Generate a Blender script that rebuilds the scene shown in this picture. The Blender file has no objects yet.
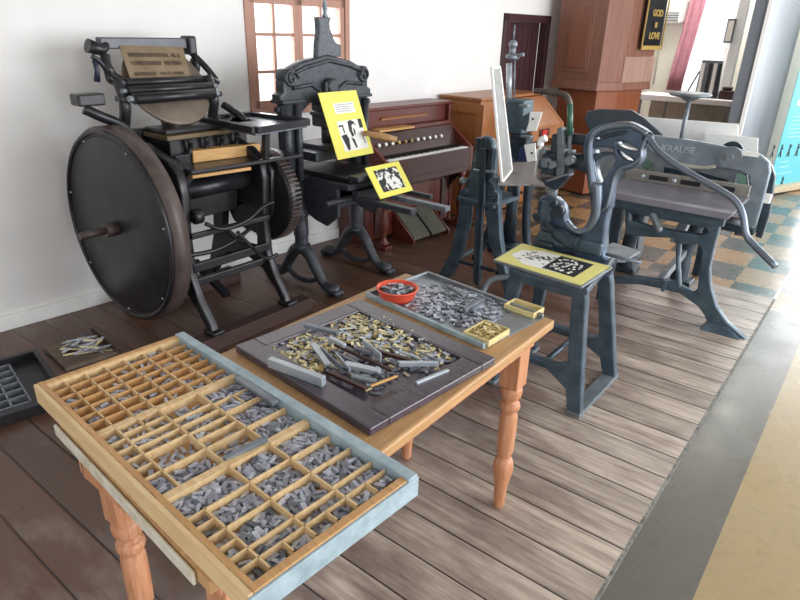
import bpy, bmesh, math, random
from mathutils import Vector, Matrix
random.seed(7)
PI = math.pi
scene = bpy.context.scene
COL = scene.collection

# ------------------------------------------------------------------ camera
F_PX, CAM_H = 614.0, 1.60
_dn = Vector((-39, 1400, F_PX)).normalized()
_up = -_dn
_Y = Vector((525, -255, F_PX)); _Y = (_Y - _Y.dot(_up) * _up).normalized()
_X = _Y.cross(_up)
RM = Matrix((_X, _Y, _up))                    # camera axes (right, down, forward) -> room axes
cam_pos = Vector((0, 0, CAM_H))
cd = bpy.data.cameras.new('camera'); cam = bpy.data.objects.new('camera', cd); COL.objects.link(cam)
cd.sensor_width = 36; cd.lens = F_PX / 800 * 36; cd.clip_start = .02
r, u, b = RM @ Vector((1, 0, 0)), RM @ Vector((0, -1, 0)), RM @ Vector((0, 0, -1))
cam.matrix_world = Matrix(((r.x, u.x, b.x, cam_pos.x), (r.y, u.y, b.y, cam_pos.y), (r.z, u.z, b.z, cam_pos.z), (0, 0, 0, 1)))
scene.camera = cam

# ------------------------------------------------------------------ world, light, exposure
w = bpy.data.worlds.new('world'); scene.world = w; w.use_nodes = True
bg = w.node_tree.nodes['Background']; bg.inputs[0].default_value = (.93, .96, 1, 1); bg.inputs[1].default_value = 1.25
vs = scene.view_settings
vs.view_transform = 'Standard'; vs.look = 'None'; vs.gamma = 1; vs.exposure = 0.66; vs.use_curve_mapping = False

def area(name, loc, target, sx, sy, power, col=(1, 1, 1)):
    l = bpy.data.lights.new(name, 'AREA'); l.shape = 'RECTANGLE'; l.size = sx; l.size_y = sy; l.energy = power; l.color = col
    o = bpy.data.objects.new(name, l); COL.objects.link(o); o.location = loc
    o.rotation_euler = (Vector(target) - Vector(loc)).to_track_quat('-Z', 'Y').to_euler()
    return o
area('daylight_side_windows', (3.6, 4.6, 1.9), (-2.4, 4.2, .9), 5.0, 2.6, 215, (.93, .97, 1))
area('daylight_far_glazing', (.6, 10.6, 2.0), (-1.2, 3, .4), 4.5, 2.6, 150, (.95, .98, 1))
area('far_room_fill', (-1.6, 8.6, 3.2), (-1.6, 8.6, 0), 1.6, .8, 70, (1, .97, .92))  # added fill, not a real lamp: brightens the dim far end
area('daylight_side_window_left', (-3.75, 3.2, 1.45), (-2.2, 3.2, .3), .9, .75, 12, (.95, .98, 1))

# ------------------------------------------------------------------ rays through the photo's frame, for placing things at a known depth
def ray(px, py): return RM @ Vector((px - 400, py - 300, F_PX))
def fz(px, py, z=0.0): d = ray(px, py); return cam_pos + d * ((z - CAM_H) / d.z)
def fx(px, py, x): d = ray(px, py); return cam_pos + d * (x / d.x)
def fy(px, py, y): d = ray(px, py); return cam_pos + d * (y / d.y)
def fplane(px, py, p, n):
    d = ray(px, py); p = Vector(p); n = Vector(n)
    return cam_pos + d * ((p - cam_pos).dot(n) / d.dot(n))

# ------------------------------------------------------------------ materials
def lin(c):
    if isinstance(c, str):
        c = [int(c[i:i + 2], 16) / 255 for i in (0, 2, 4)]
        c = [x / 12.92 if x <= .04045 else ((x + .055) / 1.055) ** 2.4 for x in c]
    return (c[0], c[1], c[2], 1)
def newmat(name):
    m = bpy.data.materials.new(name); m.use_nodes = True
    nt = m.node_tree; return m, nt, nt.nodes['Principled BSDF']
def N(nt, t, **kw):
    n = nt.nodes.new(t)
    for k, v in kw.items(): setattr(n, k, v)
    return n
def mixc(nt, a, b, f, mode='MIX'):
    n = N(nt, 'ShaderNodeMix', data_type='RGBA', blend_type=mode)
    for s, v in ((0, f), (6, a), (7, b)):
        if hasattr(v, 'is_output') or hasattr(v, 'links'): nt.links.new(v, n.inputs[s])
        else: n.inputs[s].default_value = v
    return n.outputs[2]
def ramp(nt, src, stops):
    n = N(nt, 'ShaderNodeValToRGB'); nt.links.new(src, n.inputs[0])
    el = n.color_ramp.elements
    while len(el) < len(stops): el.new(.5)
    for e, (p, c) in zip(el, stops): e.position = p; e.color = c if len(c) == 4 else (*c, 1)
    return n.outputs[0]
def noise(nt, scale, detail=4, vec=None, rough=.55, coord='Object', mscale=(1, 1, 1)):
    tc = N(nt, 'ShaderNodeTexCoord'); mp = N(nt, 'ShaderNodeMapping'); mp.inputs['Scale'].default_value = mscale
    nt.links.new(vec if vec else tc.outputs[coord], mp.inputs[0])
    n = N(nt, 'ShaderNodeTexNoise'); n.inputs['Scale'].default_value = scale; n.inputs['Detail'].default_value = detail
    n.inputs['Roughness'].default_value = rough
    nt.links.new(mp.outputs[0], n.inputs['Vector']); return n.outputs['Fac']
def bump(nt, bsdf, src, strength=.2, dist=.01):
    n = N(nt, 'ShaderNodeBump'); n.inputs['Strength'].default_value = strength; n.inputs['Distance'].default_value = dist
    nt.links.new(src, n.inputs['Height']); nt.links.new(n.outputs[0], bsdf.inputs['Normal'])
def plain(name, c, rough=.5, metal=0.0, var=.25, scale=18, bmp=0.0, c2=None, spec=None):
    m, nt, p = newmat(name); c = lin(c)
    n = noise(nt, scale)
    d = lin(c2) if c2 else (c[0] * (1 - var), c[1] * (1 - var), c[2] * (1 - var), 1)
    nt.links.new(mixc(nt, c, d, ramp(nt, n, [(.35, (0, 0, 0)), (.68, (1, 1, 1))])), p.inputs['Base Color'])
    p.inputs['Roughness'].default_value = rough; p.inputs['Metallic'].default_value = metal
    if spec is not None: p.inputs['Specular IOR Level'].default_value = spec
    if bmp: bump(nt, p, n, bmp, .004)
    return m
def woodmat(name, c, c2, rough=.5, axis=0, scale=14, bmp=.08):
    m, nt, p = newmat(name)
    ms = [6, 6, 6]; ms[axis] = .5
    n = noise(nt, scale, 6, mscale=tuple(ms), rough=.6)
    n2 = noise(nt, 2.2, 3)
    a = mixc(nt, lin(c), lin(c2), ramp(nt, n, [(.32, (0, 0, 0)), (.7, (1, 1, 1))]))
    a = mixc(nt, a, lin(c2), ramp(nt, n2, [(.5, (0, 0, 0)), (.8, (.6, .6, .6))]))
    nt.links.new(a, p.inputs['Base Color']); p.inputs['Roughness'].default_value = rough
    bump(nt, p, n, bmp, .003)
    return m
M = {}
M['wall'] = plain('white_plaster', 'ECEAE8', .85, var=.05, scale=5, bmp=.25)
M['cream'] = plain('cream_wall', 'F4F1E4', .8, var=.04)
M['white'] = plain('white_paint', 'F2F2F0', .45, var=.05)
M['ceil'] = plain('ceiling_paint', 'B9B6B0', .9, var=.05)
M['iron'] = plain('black_cast_iron', '1D1D22', .33, .25, var=.45, scale=9, c2='302E31', bmp=.12)
M['ironred'] = plain('worn_brown_iron', '5A4E4A', .45, .2, scale=12, c2='463C3A', bmp=.1)
M['iron_hp'] = plain('dark_grey_cast_iron', '34383F', .42, .25, scale=26, c2='484B50', bmp=.35)
M['blue'] = plain('blue_grey_painted_iron', '52636F', .3, .25, scale=12, c2='3A4A56', bmp=.15)
M['blue_dk'] = plain('dark_blue_grey_iron', '36444F', .33, .3, scale=12, c2='262F38', bmp=.1)
M['greyiron'] = plain('grey_worn_iron', '7C848A', .42, .3, scale=14, c2='626A70', bmp=.12)
M['steel'] = plain('bright_steel', 'BCC3CB', .3, .35, scale=20, c2='A0A8B0')
M['steel_dk'] = plain('dull_steel', '848B94', .4, .3, scale=25, c2='686F77')
M['lead'] = plain('type_metal', 'B4B7C2', .42, .2, scale=60, c2='8E919C')
M['lead_dk'] = plain('tarnished_type_metal', '5C5E67', .45, .25, scale=60, c2='7E818A')
M['slug'] = plain('silver_slug_metal', 'BCC3CB', .3, .35, scale=20, c2='A0A8B0')
M['brass'] = plain('dull_brass', 'CDBB82', .42, .15, scale=50, c2='A08C58')
M['bone'] = plain('pale_wood_type', 'E6DDBE', .6, 0, scale=50, c2='CABB94')
M['chrome'] = plain('polished_handle_steel', '7E8998', .34, .75, var=.2)
M['pine'] = woodmat('pine_table_wood', 'C39A6C', 'A47A4E', .42, 1)
M['pine_leg'] = woodmat('turned_orange_pine', 'D09A78', 'AC7048', .42, 2)
M['case'] = woodmat('type_case_wood', 'C99E6C', 'AE8150', .55, 0)
M['case_pale'] = woodmat('pale_divider_wood', 'DFC498', 'C8A474', .55, 0)
M['paleblue'] = plain('pale_blue_grey_paint', 'A9BCC4', .5, .1, scale=25, c2='8A9CA6', bmp=.1)
M['paleedge'] = plain('worn_white_edge', 'D6D2C4', .5, scale=25, c2='BDB49E')
M['panelwood'] = woodmat('dark_purple_brown_wood', '4C424E', '362E38', .22, 0, 14, .015)
M['darkwood'] = woodmat('dark_beam_wood', '46302A', '32211D', .6, 1)
M['organ'] = woodmat('red_mahogany', '6E3226', '4A201A', .33, 1)
M['organ_dk'] = woodmat('dark_mahogany', '45241F', '2C1614', .35, 1)
M['desk'] = woodmat('orange_oak', 'AA7145', '87522F', .38, 2)
M['pulpit'] = woodmat('brown_pulpit_wood', '8E6250', '7A4F40', .5, 2, 5)
M['pulpit_pale'] = woodmat('pale_pulpit_wood', 'B08F80', '98776A', .5, 2, 5)
M['door'] = woodmat('dark_red_door_wood', '4A2B2E', '341D21', .45, 2)
M['frame'] = woodmat('window_frame_wood', 'B98A76', 'A07260', .5, 2)
M['lightwood'] = woodmat('light_block_wood', 'D2A668', 'B98A4E', .5, 1)
M['yellow'] = plain('yellow_card', 'EFE76A', .6, var=.04)
M['yellow2'] = plain('pale_yellow_card', 'E3DC86', .6, var=.08)
M['paper'] = plain('white_paper', 'F0EFEA', .6, var=.05)
M['ink'] = plain('black_ink', '26252C', .6, var=.3)
M['tan_sheet'] = plain('stained_tan_sheet', '8A7760', .55, .1, scale=12, c2='77664F')
M['disk'] = plain('brown_ink_disk', '7D6F62', .35, .2, scale=8, c2='6A5D52')
M['red'] = plain('orange_red_plastic', 'E8553A', .3, var=.08)
M['black'] = plain('black_velvet', '121218', .8, var=.2)
M['gold'] = plain('gold_thread', 'C9A85C', .5, .2, var=.3, scale=120)
M['green'] = plain('green_paint', '3E6A58', .4, .2, var=.3)
M['mint'] = plain('pale_green_paint', 'A9D6BC', .4, .0, var=.1)
M['turq'] = plain('turquoise_banner', '62BCC8', .5, var=.06, scale=4)
M['pinkc'] = plain('pink_curtain', 'DDA0AE', .8, var=.15, scale=10)
M['column'] = plain('grey_column_paint', '757C85', .5, var=.06, scale=3)
M['column_dk'] = plain('mid_grey_column_paint', '8D9299', .5, var=.06, scale=3)
M['greytray'] = plain('galley_zinc', '8C959C', .35, .5, scale=9, c2='7B7A7C')
M['dust'] = plain('brown_dusty_board', '756558', .8, scale=12, c2='55483E')

def glassmat(name='window_glass', tint=(1, 1, 1)):
    m, nt, p = newmat(name)
    g = N(nt, 'ShaderNodeBsdfTransparent'); g.inputs[0].default_value = (*tint, 1)
    s = N(nt, 'ShaderNodeBsdfGlossy'); s.inputs['Roughness'].default_value = .03
    mx = N(nt, 'ShaderNodeMixShader'); mx.inputs[0].default_value = .07
    nt.links.new(g.outputs[0], mx.inputs[1]); nt.links.new(s.outputs[0], mx.inputs[2])
    nt.links.new(mx.outputs[0], nt.nodes['Material Output'].inputs[0]); return m
M['glass'] = glassmat()

def printmat(name, thr=.5, scale=14, dark='26252C', light='E8E6E2'):
    m, nt, p = newmat(name)
    n = noise(nt, scale, 2)
    v = ramp(nt, n, [(thr - .015, (0, 0, 0)), (thr + .015, (1, 1, 1))])
    nt.links.new(mixc(nt, lin(dark), lin(light), v), p.inputs['Base Color'])
    p.inputs['Roughness'].default_value = .6; return m
M['print'] = printmat('black_and_white_print', .5, 30)
M['print_dk'] = printmat('mostly_dark_print', .56, 34)
M['print_lt'] = printmat('mostly_light_print', .40, 34)

def floormat():
    m, nt, p = newmat('worn_floor_boards')
    tc = N(nt, 'ShaderNodeTexCoord'); sp = N(nt, 'ShaderNodeSeparateXYZ'); nt.links.new(tc.outputs['Object'], sp.inputs[0])
    def mth(op, a, b=None, c=None):
        n = N(nt, 'ShaderNodeMath', operation=op)
        for i, v in enumerate((a, b, c)):
            if v is None: continue
            if hasattr(v, 'links'): nt.links.new(v, n.inputs[i])
            else: n.inputs[i].default_value = v
        return n.outputs[0]
    wob = noise(nt, 1.2, 2)
    y = mth('ADD', sp.outputs['Y'], mth('MULTIPLY', wob, .012))
    yy = mth('DIVIDE', y, .158)
    idx = mth('FLOOR', yy); fr = mth('FRACT', yy)
    edge = mth('MINIMUM', fr, mth('SUBTRACT', 1.0, fr))
    wn = N(nt, 'ShaderNodeTexWhiteNoise', noise_dimensions='1D'); nt.links.new(idx, wn.inputs['W'])
    cb = N(nt, 'ShaderNodeCombineXYZ')
    nt.links.new(mth('ADD', mth('MULTIPLY', sp.outputs['X'], .55), mth('MULTIPLY', wn.outputs['Value'], 37)), cb.inputs[0])
    nt.links.new(mth('MULTIPLY', sp.outputs['Y'], 7), cb.inputs[1])
    grain = noise(nt, 5, 7, vec=cb.outputs[0], rough=.65)
    cb2 = N(nt, 'ShaderNodeCombineXYZ')
    nt.links.new(mth('ADD', mth('MULTIPLY', sp.outputs['X'], 1.0), mth('MULTIPLY', wn.outputs['Value'], 11)), cb2.inputs[0])
    nt.links.new(mth('MULTIPLY', sp.outputs['Y'], 2.2), cb2.inputs[1])
    patch = noise(nt, 2.6, 5, vec=cb2.outputs[0], rough=.6)
    # foot wear: boards are stained brown at the wall, scuffed pale towards the open side of the platform
    wear = N(nt, 'ShaderNodeMapRange'); nt.links.new(mth('ADD', sp.outputs['X'], mth('MULTIPLY', sp.outputs['Y'], -.06)), wear.inputs[0])
    wear.inputs[1].default_value = -2.1; wear.inputs[2].default_value = -.55; wear.interpolation_type = 'SMOOTHSTEP'
    wv = mth('ADD', mth('MULTIPLY', wear.outputs[0], .85), mth('MULTIPLY', mth('SUBTRACT', patch, .5), 1.7))
    dark = mixc(nt, lin('4A3228'), lin('654838'), grain)
    stain = mixc(nt, lin('65534D'), lin('84736C'), grain)
    pale = mixc(nt, lin('87786F'), lin('BEB0A2'), ramp(nt, grain, [(.35, (0, 0, 0)), (.65, (1, 1, 1))]))
    c = mixc(nt, dark, stain, ramp(nt, wv, [(.1, (0, 0, 0)), (.42, (1, 1, 1))]))
    c = mixc(nt, c, pale, ramp(nt, wv, [(.42, (0, 0, 0)), (.85, (1, 1, 1))]))
    tone = mth('ADD', .82, mth('MULTIPLY', wn.outputs['Value'], .3))
    hs = N(nt, 'ShaderNodeHueSaturation'); nt.links.new(c, hs.inputs['Color']); nt.links.new(tone, hs.inputs['Value'])
    g = ramp(nt, edge, [(.010, (1, 1, 1)), (.030, (0, 0, 0))])
    c = mixc(nt, hs.outputs[0], lin('1C1412'), g)
    nt.links.new(c, p.inputs['Base Color'])
    rr = ramp(nt, grain, [(.3, (.24, .24, .24)), (.7, (.44, .44, .44))]); nt.links.new(rr, p.inputs['Roughness'])
    h = mth('ADD', mth('MULTIPLY', mth('MINIMUM', edge, .06), 14), mth('MULTIPLY', grain, .25))
    bump(nt, p, h, .5, .006)
    return m
M['floor'] = floormat()
M['panelwood'].node_tree.nodes['Principled BSDF'].inputs['Coat Weight'].default_value = .5
M['panelwood'].node_tree.nodes['Principled BSDF'].inputs['Coat Roughness'].default_value = .22
def vary(m, stops):
    # every loose piece has its own random tone, highlights and dark gaps painted in
    nt = m.node_tree; p = nt.nodes['Principled BSDF']; old = p.inputs['Base Color'].links[0].from_socket
    oi = N(nt, 'ShaderNodeObjectInfo'); gm = N(nt, 'ShaderNodeNewGeometry')
    ad = N(nt, 'ShaderNodeMath', operation='ADD'); nt.links.new(oi.outputs['Random'], ad.inputs[0]); nt.links.new(gm.outputs['Random Per Island'], ad.inputs[1])
    fr_ = N(nt, 'ShaderNodeMath', operation='FRACT'); nt.links.new(ad.outputs[0], fr_.inputs[0])
    nt.links.new(mixc(nt, old, ramp(nt, fr_.outputs[0], stops), 1.0, 'MULTIPLY'), p.inputs['Base Color'])
vary(M['lead'], [(0, (.25, .25, .27)), (.25, (.7, .7, .73)), (.65, (1.1, 1.1, 1.12)), (1, (1.55, 1.55, 1.57))])
vary(M['slug'], [(0, (.55, .55, .58)), (.5, (.95, .95, .98)), (1, (1.3, 1.3, 1.3))])
vary(M['bone'], [(0, (.45, .42, .36)), (.5, (.95, .93, .85)), (1, (1.3, 1.28, 1.2))])
vary(M['brass'], [(0, (.5, .45, .36)), (.5, (.95, .93, .85)), (1, (1.25, 1.2, 1.1))])

def tilemat():
    m, nt, p = newmat('checked_floor_tiles')
    tc = N(nt, 'ShaderNodeTexCoord'); sp = N(nt, 'ShaderNodeSeparateXYZ'); nt.links.new(tc.outputs['Object'], sp.inputs[0])
    def mth(op, a, b=None):
        n = N(nt, 'ShaderNodeMath', operation=op)
        for i, v in enumerate((a, b)):
            if v is None: continue
            if hasattr(v, 'links'): nt.links.new(v, n.inputs[i])
            else: n.inputs[i].default_value = v
        return n.outputs[0]
    X, Y = sp.outputs['X'], sp.outputs['Y']
    tx = mth('FLOOR', mth('DIVIDE', mth('ADD', X, .34), .29)); ty = mth('FLOOR', mth('DIVIDE', mth('ADD', Y, -4.42), .39))
    chk = mth('ABSOLUTE', mth('MODULO', mth('ADD', tx, ty), 2.0))
    n1 = noise(nt, 3.5, 5); n2 = noise(nt, 22, 4)
    tan = mixc(nt, lin('9C7C56'), lin('7F6244'), n1)
    grey = mixc(nt, lin('4C4C46'), lin('3B3832'), n1)
    checks = mixc(nt, tan, grey, chk)
    slab_grey = mixc(nt, lin('6A675F'), lin('56554F'), n1)
    slab_tan = mixc(nt, lin('A8946F'), lin('8F7C5C'), n1)
    slabs = mixc(nt, slab_grey, slab_tan, mth('GREATER_THAN', X, -.107))
    c = mixc(nt, slabs, checks, mth('GREATER_THAN', Y, 4.42))
    c = mixc(nt, c, lin('3A3731'), ramp(nt, n2, [(.55, (0, 0, 0)), (.85, (.35, .35, .35))]))
    # pale joint along the old platform line
    j = mth('MULTIPLY', mth('LESS_THAN', mth('ABSOLUTE', mth('ADD', X, .343)), .008), mth('GREATER_THAN', Y, 4.42))
    j2 = mth('MULTIPLY', mth('LESS_THAN', mth('ABSOLUTE', mth('ADD', Y, -4.42)), .008), mth('GREATER_THAN', X, -.343))
    c = mixc(nt, c, lin('C9C8C0'), mth('MAXIMUM', j, j2))
    nt.links.new(c, p.inputs['Base Color'])
    nt.links.new(ramp(nt, n1, [(.3, (.2, .2, .2)), (.75, (.36, .36, .36))]), p.inputs['Roughness'])
    bump(nt, p, n2, .05, .003)
    return m
M['tiles'] = tilemat()

# ------------------------------------------------------------------ mesh helpers
ORIG = {}        # top-level object -> world matrix inverse, so parts may be given in room coordinates
class MB:
    def __init__(s): s.v = []; s.f = []; s.sm = []
    def add(s, vs, fs, smooth=False):
        o = len(s.v); s.v += [Vector(v) for v in vs]
        for f in fs: s.f.append([i + o for i in f]); s.sm.append(smooth)
        return s
    def box(s, a, b):
        x0, x1 = sorted((a[0], b[0])); y0, y1 = sorted((a[1], b[1])); z0, z1 = sorted((a[2], b[2]))
        return s.hexa([(x0, y0, z0), (x1, y0, z0), (x1, y1, z0), (x0, y1, z0), (x0, y0, z1), (x1, y0, z1), (x1, y1, z1), (x0, y1, z1)])
    def hexa(s, p):
        return s.add(p, [(0, 3, 2, 1), (4, 5, 6, 7), (0, 1, 5, 4), (1, 2, 6, 5), (2, 3, 7, 6), (3, 0, 4, 7)])
    def bar(s, a, b, w, h=None, up=(0, 0, 1)):
        a, b = Vector(a), Vector(b); h = h or w; d = (b - a).normalized(); up = Vector(up)
        if abs(d.dot(up)) > .98: up = Vector((1, 0, 0))
        x = d.cross(up).normalized() * w / 2; y = x.cross(d).normalized() * h / 2
        return s.hexa([a - x - y, a + x - y, a + x + y, a - x + y, b - x - y, b + x - y, b + x + y, b - x + y])
    def tube(s, pts, r, n=10, closed=False):
        pts = [Vector(p) for p in pts]; k = len(pts)
        rs = r if isinstance(r, (list, tuple)) else [r] * k
        prev = None; rings = []
        for i, p in enumerate(pts):
            if closed: t = (pts[(i + 1) % k] - pts[i - 1]).normalized()
            else: t = (pts[min(i + 1, k - 1)] - pts[max(i - 1, 0)]).normalized()
            if prev is None:
                a = Vector((0, 0, 1)) if abs(t.z) < .9 else Vector((1, 0, 0)); x = t.cross(a).normalized()
            else: x = (prev - t * prev.dot(t)).normalized()
            prev = x; y = t.cross(x)
            rings.append([p + (x * math.cos(2 * PI * j / n) + y * math.sin(2 * PI * j / n)) * rs[i] for j in range(n)])
        vs = [v for q in rings for v in q]; fs = []
        for i in range(k if closed else k - 1):
            for j in range(n):
                i2 = (i + 1) % k
                fs.append((i * n + j, i * n + (j + 1) % n, i2 * n + (j + 1) % n, i2 * n + j))
        s.add(vs, fs, True)
        if not closed:
            o = len(s.v) - len(vs)
            s.f.append([o + j for j in range(n)][::-1]); s.sm.append(False)
            s.f.append([o + (k - 1) * n + j for j in range(n)]); s.sm.append(False)
        return s
    def cyl(s, a, b, r, n=16): return s.tube([a, b], r, n)
    def lathe(s, base, prof, n=20, axis=(0, 0, 1)):
        ax = Vector(axis).normalized(); base = Vector(base)
        t = Vector((1, 0, 0)) if abs(ax.x) < .9 else Vector((0, 1, 0)); x = ax.cross(t).normalized(); y = ax.cross(x)
        vs = []; fs = []
        for rr, h in prof:
            vs += [base + ax * h + (x * math.cos(2 * PI * j / n) + y * math.sin(2 * PI * j / n)) * max(rr, 1e-4) for j in range(n)]
        for i in range(len(prof) - 1):
            for j in range(n): fs.append((i * n + j, i * n + (j + 1) % n, (i + 1) * n + (j + 1) % n, (i + 1) * n + j))
        s.add(vs, fs, True); o = len(s.v) - len(vs)
        s.f.append([o + j for j in range(n)][::-1]); s.sm.append(False)
        s.f.append([o + (len(prof) - 1) * n + j for j in range(n)]); s.sm.append(False)
        return s
    def prism(s, pts, off):
        pts = [Vector(p) for p in pts]; off = Vector(off); n = len(pts)
        return s.add(pts + [p + off for p in pts], [tuple(range(n))[::-1], tuple(range(n, 2 * n))] + [(i, (i + 1) % n, (i + 1) % n + n, i + n) for i in range(n)])
    def ball(s, c, r, n=12, m=8, sc=(1, 1, 1)):
        return s.lathe_ball(c, r, n, m, sc)
    def lathe_ball(s, c, r, n, m, sc):
        c = Vector(c); o = len(s.v); vs = []; fs = []
        for i in range(m + 1):
            t = PI * i / m; rr = max(math.sin(t), .02) * r
            vs += [c + Vector((math.cos(2 * PI * j / n) * rr * sc[0], math.sin(2 * PI * j / n) * rr * sc[1], -math.cos(t) * r * sc[2])) for j in range(n)]
        for i in range(m):
            for j in range(n): fs.append((i * n + j, i * n + (j + 1) % n, (i + 1) * n + (j + 1) % n, (i + 1) * n + j))
        fs.append(tuple(range(n))[::-1]); fs.append(tuple(m * n + j for j in range(n)))
        return s.add(vs, fs, True)
    def build(s, name, mat, parent=None, bevel=0.0, label=None, local=False):
        me = bpy.data.meshes.new(name)
        inv = None
        if parent is not None and not local:
            q = parent
            while q.parent: q = q.parent
            inv = ORIG.get(q.name)
        me.from_pydata([(inv @ v if inv else v) for v in s.v], [], s.f); me.update()
        for p_, k in zip(me.polygons, s.sm): p_.use_smooth = k
        bm = bmesh.new(); bm.from_mesh(me); bmesh.ops.recalc_face_normals(bm, faces=bm.faces); bm.to_mesh(me); bm.free()
        me.materials.append(M[mat] if isinstance(mat, str) else mat)
        o = bpy.data.objects.new(name, me); COL.objects.link(o)
        if parent is not None: o.parent = parent
        if label: o['label'] = label
        if bevel:
            b = o.modifiers.new('bevel', 'BEVEL'); b.width = bevel; b.segments = 2; b.limit_method = 'ANGLE'; b.angle_limit = .7
            b.harden_normals = False
        return o
def thing(name, label, cat, loc=(0, 0, 0), rz=0.0, group=None):
    o = bpy.data.objects.new(name, None); COL.objects.link(o); o.empty_display_size = .05
    o.location = loc; o.rotation_euler = (0, 0, rz)
    ORIG[o.name] = (Matrix.Translation(Vector(loc)) @ Matrix.Rotation(rz, 4, 'Z')).inverted()
    o['label'] = label; o['category'] = cat
    if group: o['group'] = group
    return o
def tag(o, label, cat, group=None, kind=None):
    o['label'] = label; o['category'] = cat
    if group: o['group'] = group
    if kind: o['kind'] = kind
    return o
def struct(o): o['kind'] = 'structure'; return o
def sthing(name, loc=(0, 0, 0), rz=0.0):
    o = bpy.data.objects.new(name, None); COL.objects.link(o); o.location = loc; o.rotation_euler = (0, 0, rz)
    ORIG[o.name] = (Matrix.Translation(Vector(loc)) @ Matrix.Rotation(rz, 4, 'Z')).inverted()
    o['kind'] = 'structure'; return o
def smooth2d(pts, k=4):
    n = len(pts); out = []
    for i in range(n):
        p0, p1, p2, p3 = (Vector(pts[(i + j - 1) % n]) for j in range(4))
        for q in range(k):
            t = q / k
            out.append(.5 * ((2 * p1) + (p2 - p0) * t + (2 * p0 - 5 * p1 + 4 * p2 - p3) * t * t + (3 * p1 - p0 - 3 * p2 + p3) * t ** 3))
    return out
def smooth3(pts, k=6):
    pts = [Vector(p) for p in pts]; n = len(pts); out = []
    for i in range(n - 1):
        p0, p1, p2, p3 = pts[max(i - 1, 0)], pts[i], pts[i + 1], pts[min(i + 2, n - 1)]
        for q in range(k):
            t = q / k
            out.append(.5 * ((2 * p1) + (p2 - p0) * t + (2 * p0 - 5 * p1 + 4 * p2 - p3) * t * t + (3 * p1 - p0 - 3 * p2 + p3) * t ** 3))
    return out + [pts[-1]]
def casting(name, outer, holes, thick, bev, origin, ax, ay, mat, parent, smooth=0, label=None, off=None):
    """flat iron casting with openings: outline in the plane (ax, ay) through origin, real thickness and rounded edges"""
    cu = bpy.data.curves.new(name, 'CURVE'); cu.dimensions = '2D'; cu.fill_mode = 'BOTH'
    cu.extrude = max(thick / 2 - bev, .0005); cu.bevel_depth = bev; cu.bevel_resolution = 2; cu.offset = -bev if off is None else off
    for pts in [outer] + list(holes):
        if smooth: pts = smooth2d(pts, smooth)
        sp = cu.splines.new('POLY'); sp.points.add(len(pts) - 1); sp.use_cyclic_u = True
        for q, p in zip(sp.points, pts): q.co = (p[0], p[1], 0, 1)
    t = bpy.data.objects.new('tmp', cu); COL.objects.link(t)
    bpy.context.view_layer.update()
    dg = bpy.context.evaluated_depsgraph_get()
    me = bpy.data.meshes.new_from_object(t.evaluated_get(dg)); bpy.data.objects.remove(t); bpy.data.curves.remove(cu)
    ax, ay = Vector(ax).normalized(), Vector(ay).normalized(); az = ax.cross(ay); og = Vector(origin)
    mt = Matrix(((ax.x, ay.x, az.x, og.x), (ax.y, ay.y, az.y, og.y), (ax.z, ay.z, az.z, og.z), (0, 0, 0, 1)))
    q = parent
    while q is not None and q.parent: q = q.parent
    inv = ORIG.get(q.name) if q is not None else None
    me.transform(inv @ mt if inv else mt)
    me.materials.clear(); me.materials.append(M[mat] if isinstance(mat, str) else mat)
    me.name = name
    o = bpy.data.objects.new(name, me); COL.objects.link(o)
    if parent is not None: o.parent = parent
    if label: o['label'] = label
    me.set_sharp_from_angle(angle=.8) if hasattr(me, 'set_sharp_from_angle') else None
    return o
def lettering(txt, size, origin, ax, ay, mat, parent, name='lettering', ext=.001, align='CENTER', bold=0.0, sx=1.0):
    cu = bpy.data.curves.new(name, 'FONT'); cu.body = txt; cu.size = size; cu.extrude = ext; cu.align_x = align; cu.align_y = 'CENTER'; cu.offset = bold
    t = bpy.data.objects.new('tmp', cu); COL.objects.link(t); bpy.context.view_layer.update()
    dg = bpy.context.evaluated_depsgraph_get()
    me = bpy.data.meshes.new_from_object(t.evaluated_get(dg)); bpy.data.objects.remove(t); bpy.data.curves.remove(cu)
    ax, ay = Vector(ax).normalized(), Vector(ay).normalized(); az = ax.cross(ay); og = Vector(origin)
    ax = ax * sx
    mt = Matrix(((ax.x, ay.x, az.x, og.x), (ax.y, ay.y, az.y, og.y), (ax.z, ay.z, az.z, og.z), (0, 0, 0, 1)))
    q = parent
    while q.parent: q = q.parent
    inv = ORIG.get(q.name)
    me.transform(inv @ mt if inv else mt); me.materials.clear(); me.materials.append(M[mat] if isinstance(mat, str) else mat); me.name = name
    o = bpy.data.objects.new(name, me); COL.objects.link(o); o.parent = parent; return o
def xz(pts, y): return [((q := fy(px, py, y)).x, q.z) for px, py in pts]      # frame points on the upright plane at depth y
def yz(pts, x): return [((q := fx(px, py, x)).y, q.z) for px, py in pts]

# ================================================================== THE SETTING
struct(MB().box((-4.2, -1.5, -.06), (-.347, 4.60, 0)).build('floor', 'floor'))
struct(MB().add([(-4.2, 4.6, -.012), (4.5, 4.6, -.012), (4.5, 12, -.012), (-4.2, 12, -.012), (-.347, -1.5, -.012), (4.5, -1.5, -.012), (-.347, 4.6, -.012)],
       [(0, 6, 1, 2, 3), (4, 5, 1, 6)]).build('floor.001', 'tiles'))
struct(MB().box((-.347, -1.5, -.05), (-.335, 4.6, -.001)).build('trim_1', plain('grey_grout_strip', '8B8A84', .7, scale=30, c2='4A4844')))
W0 = Vector((-3.64, 1.05, 0)); WA = math.atan2(3.64 - 3.44, 3.607 - 1.054)
WD = Vector((math.sin(WA), math.cos(WA), 0)); WN = Vector((math.cos(WA), -math.sin(WA), 0))
def fw(px, py, off=0.0): return fplane(px, py, W0 + WN * off, WN)
def ws(px, py): q = fw(px, py); return (q - W0).dot(WD), q.z
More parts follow.
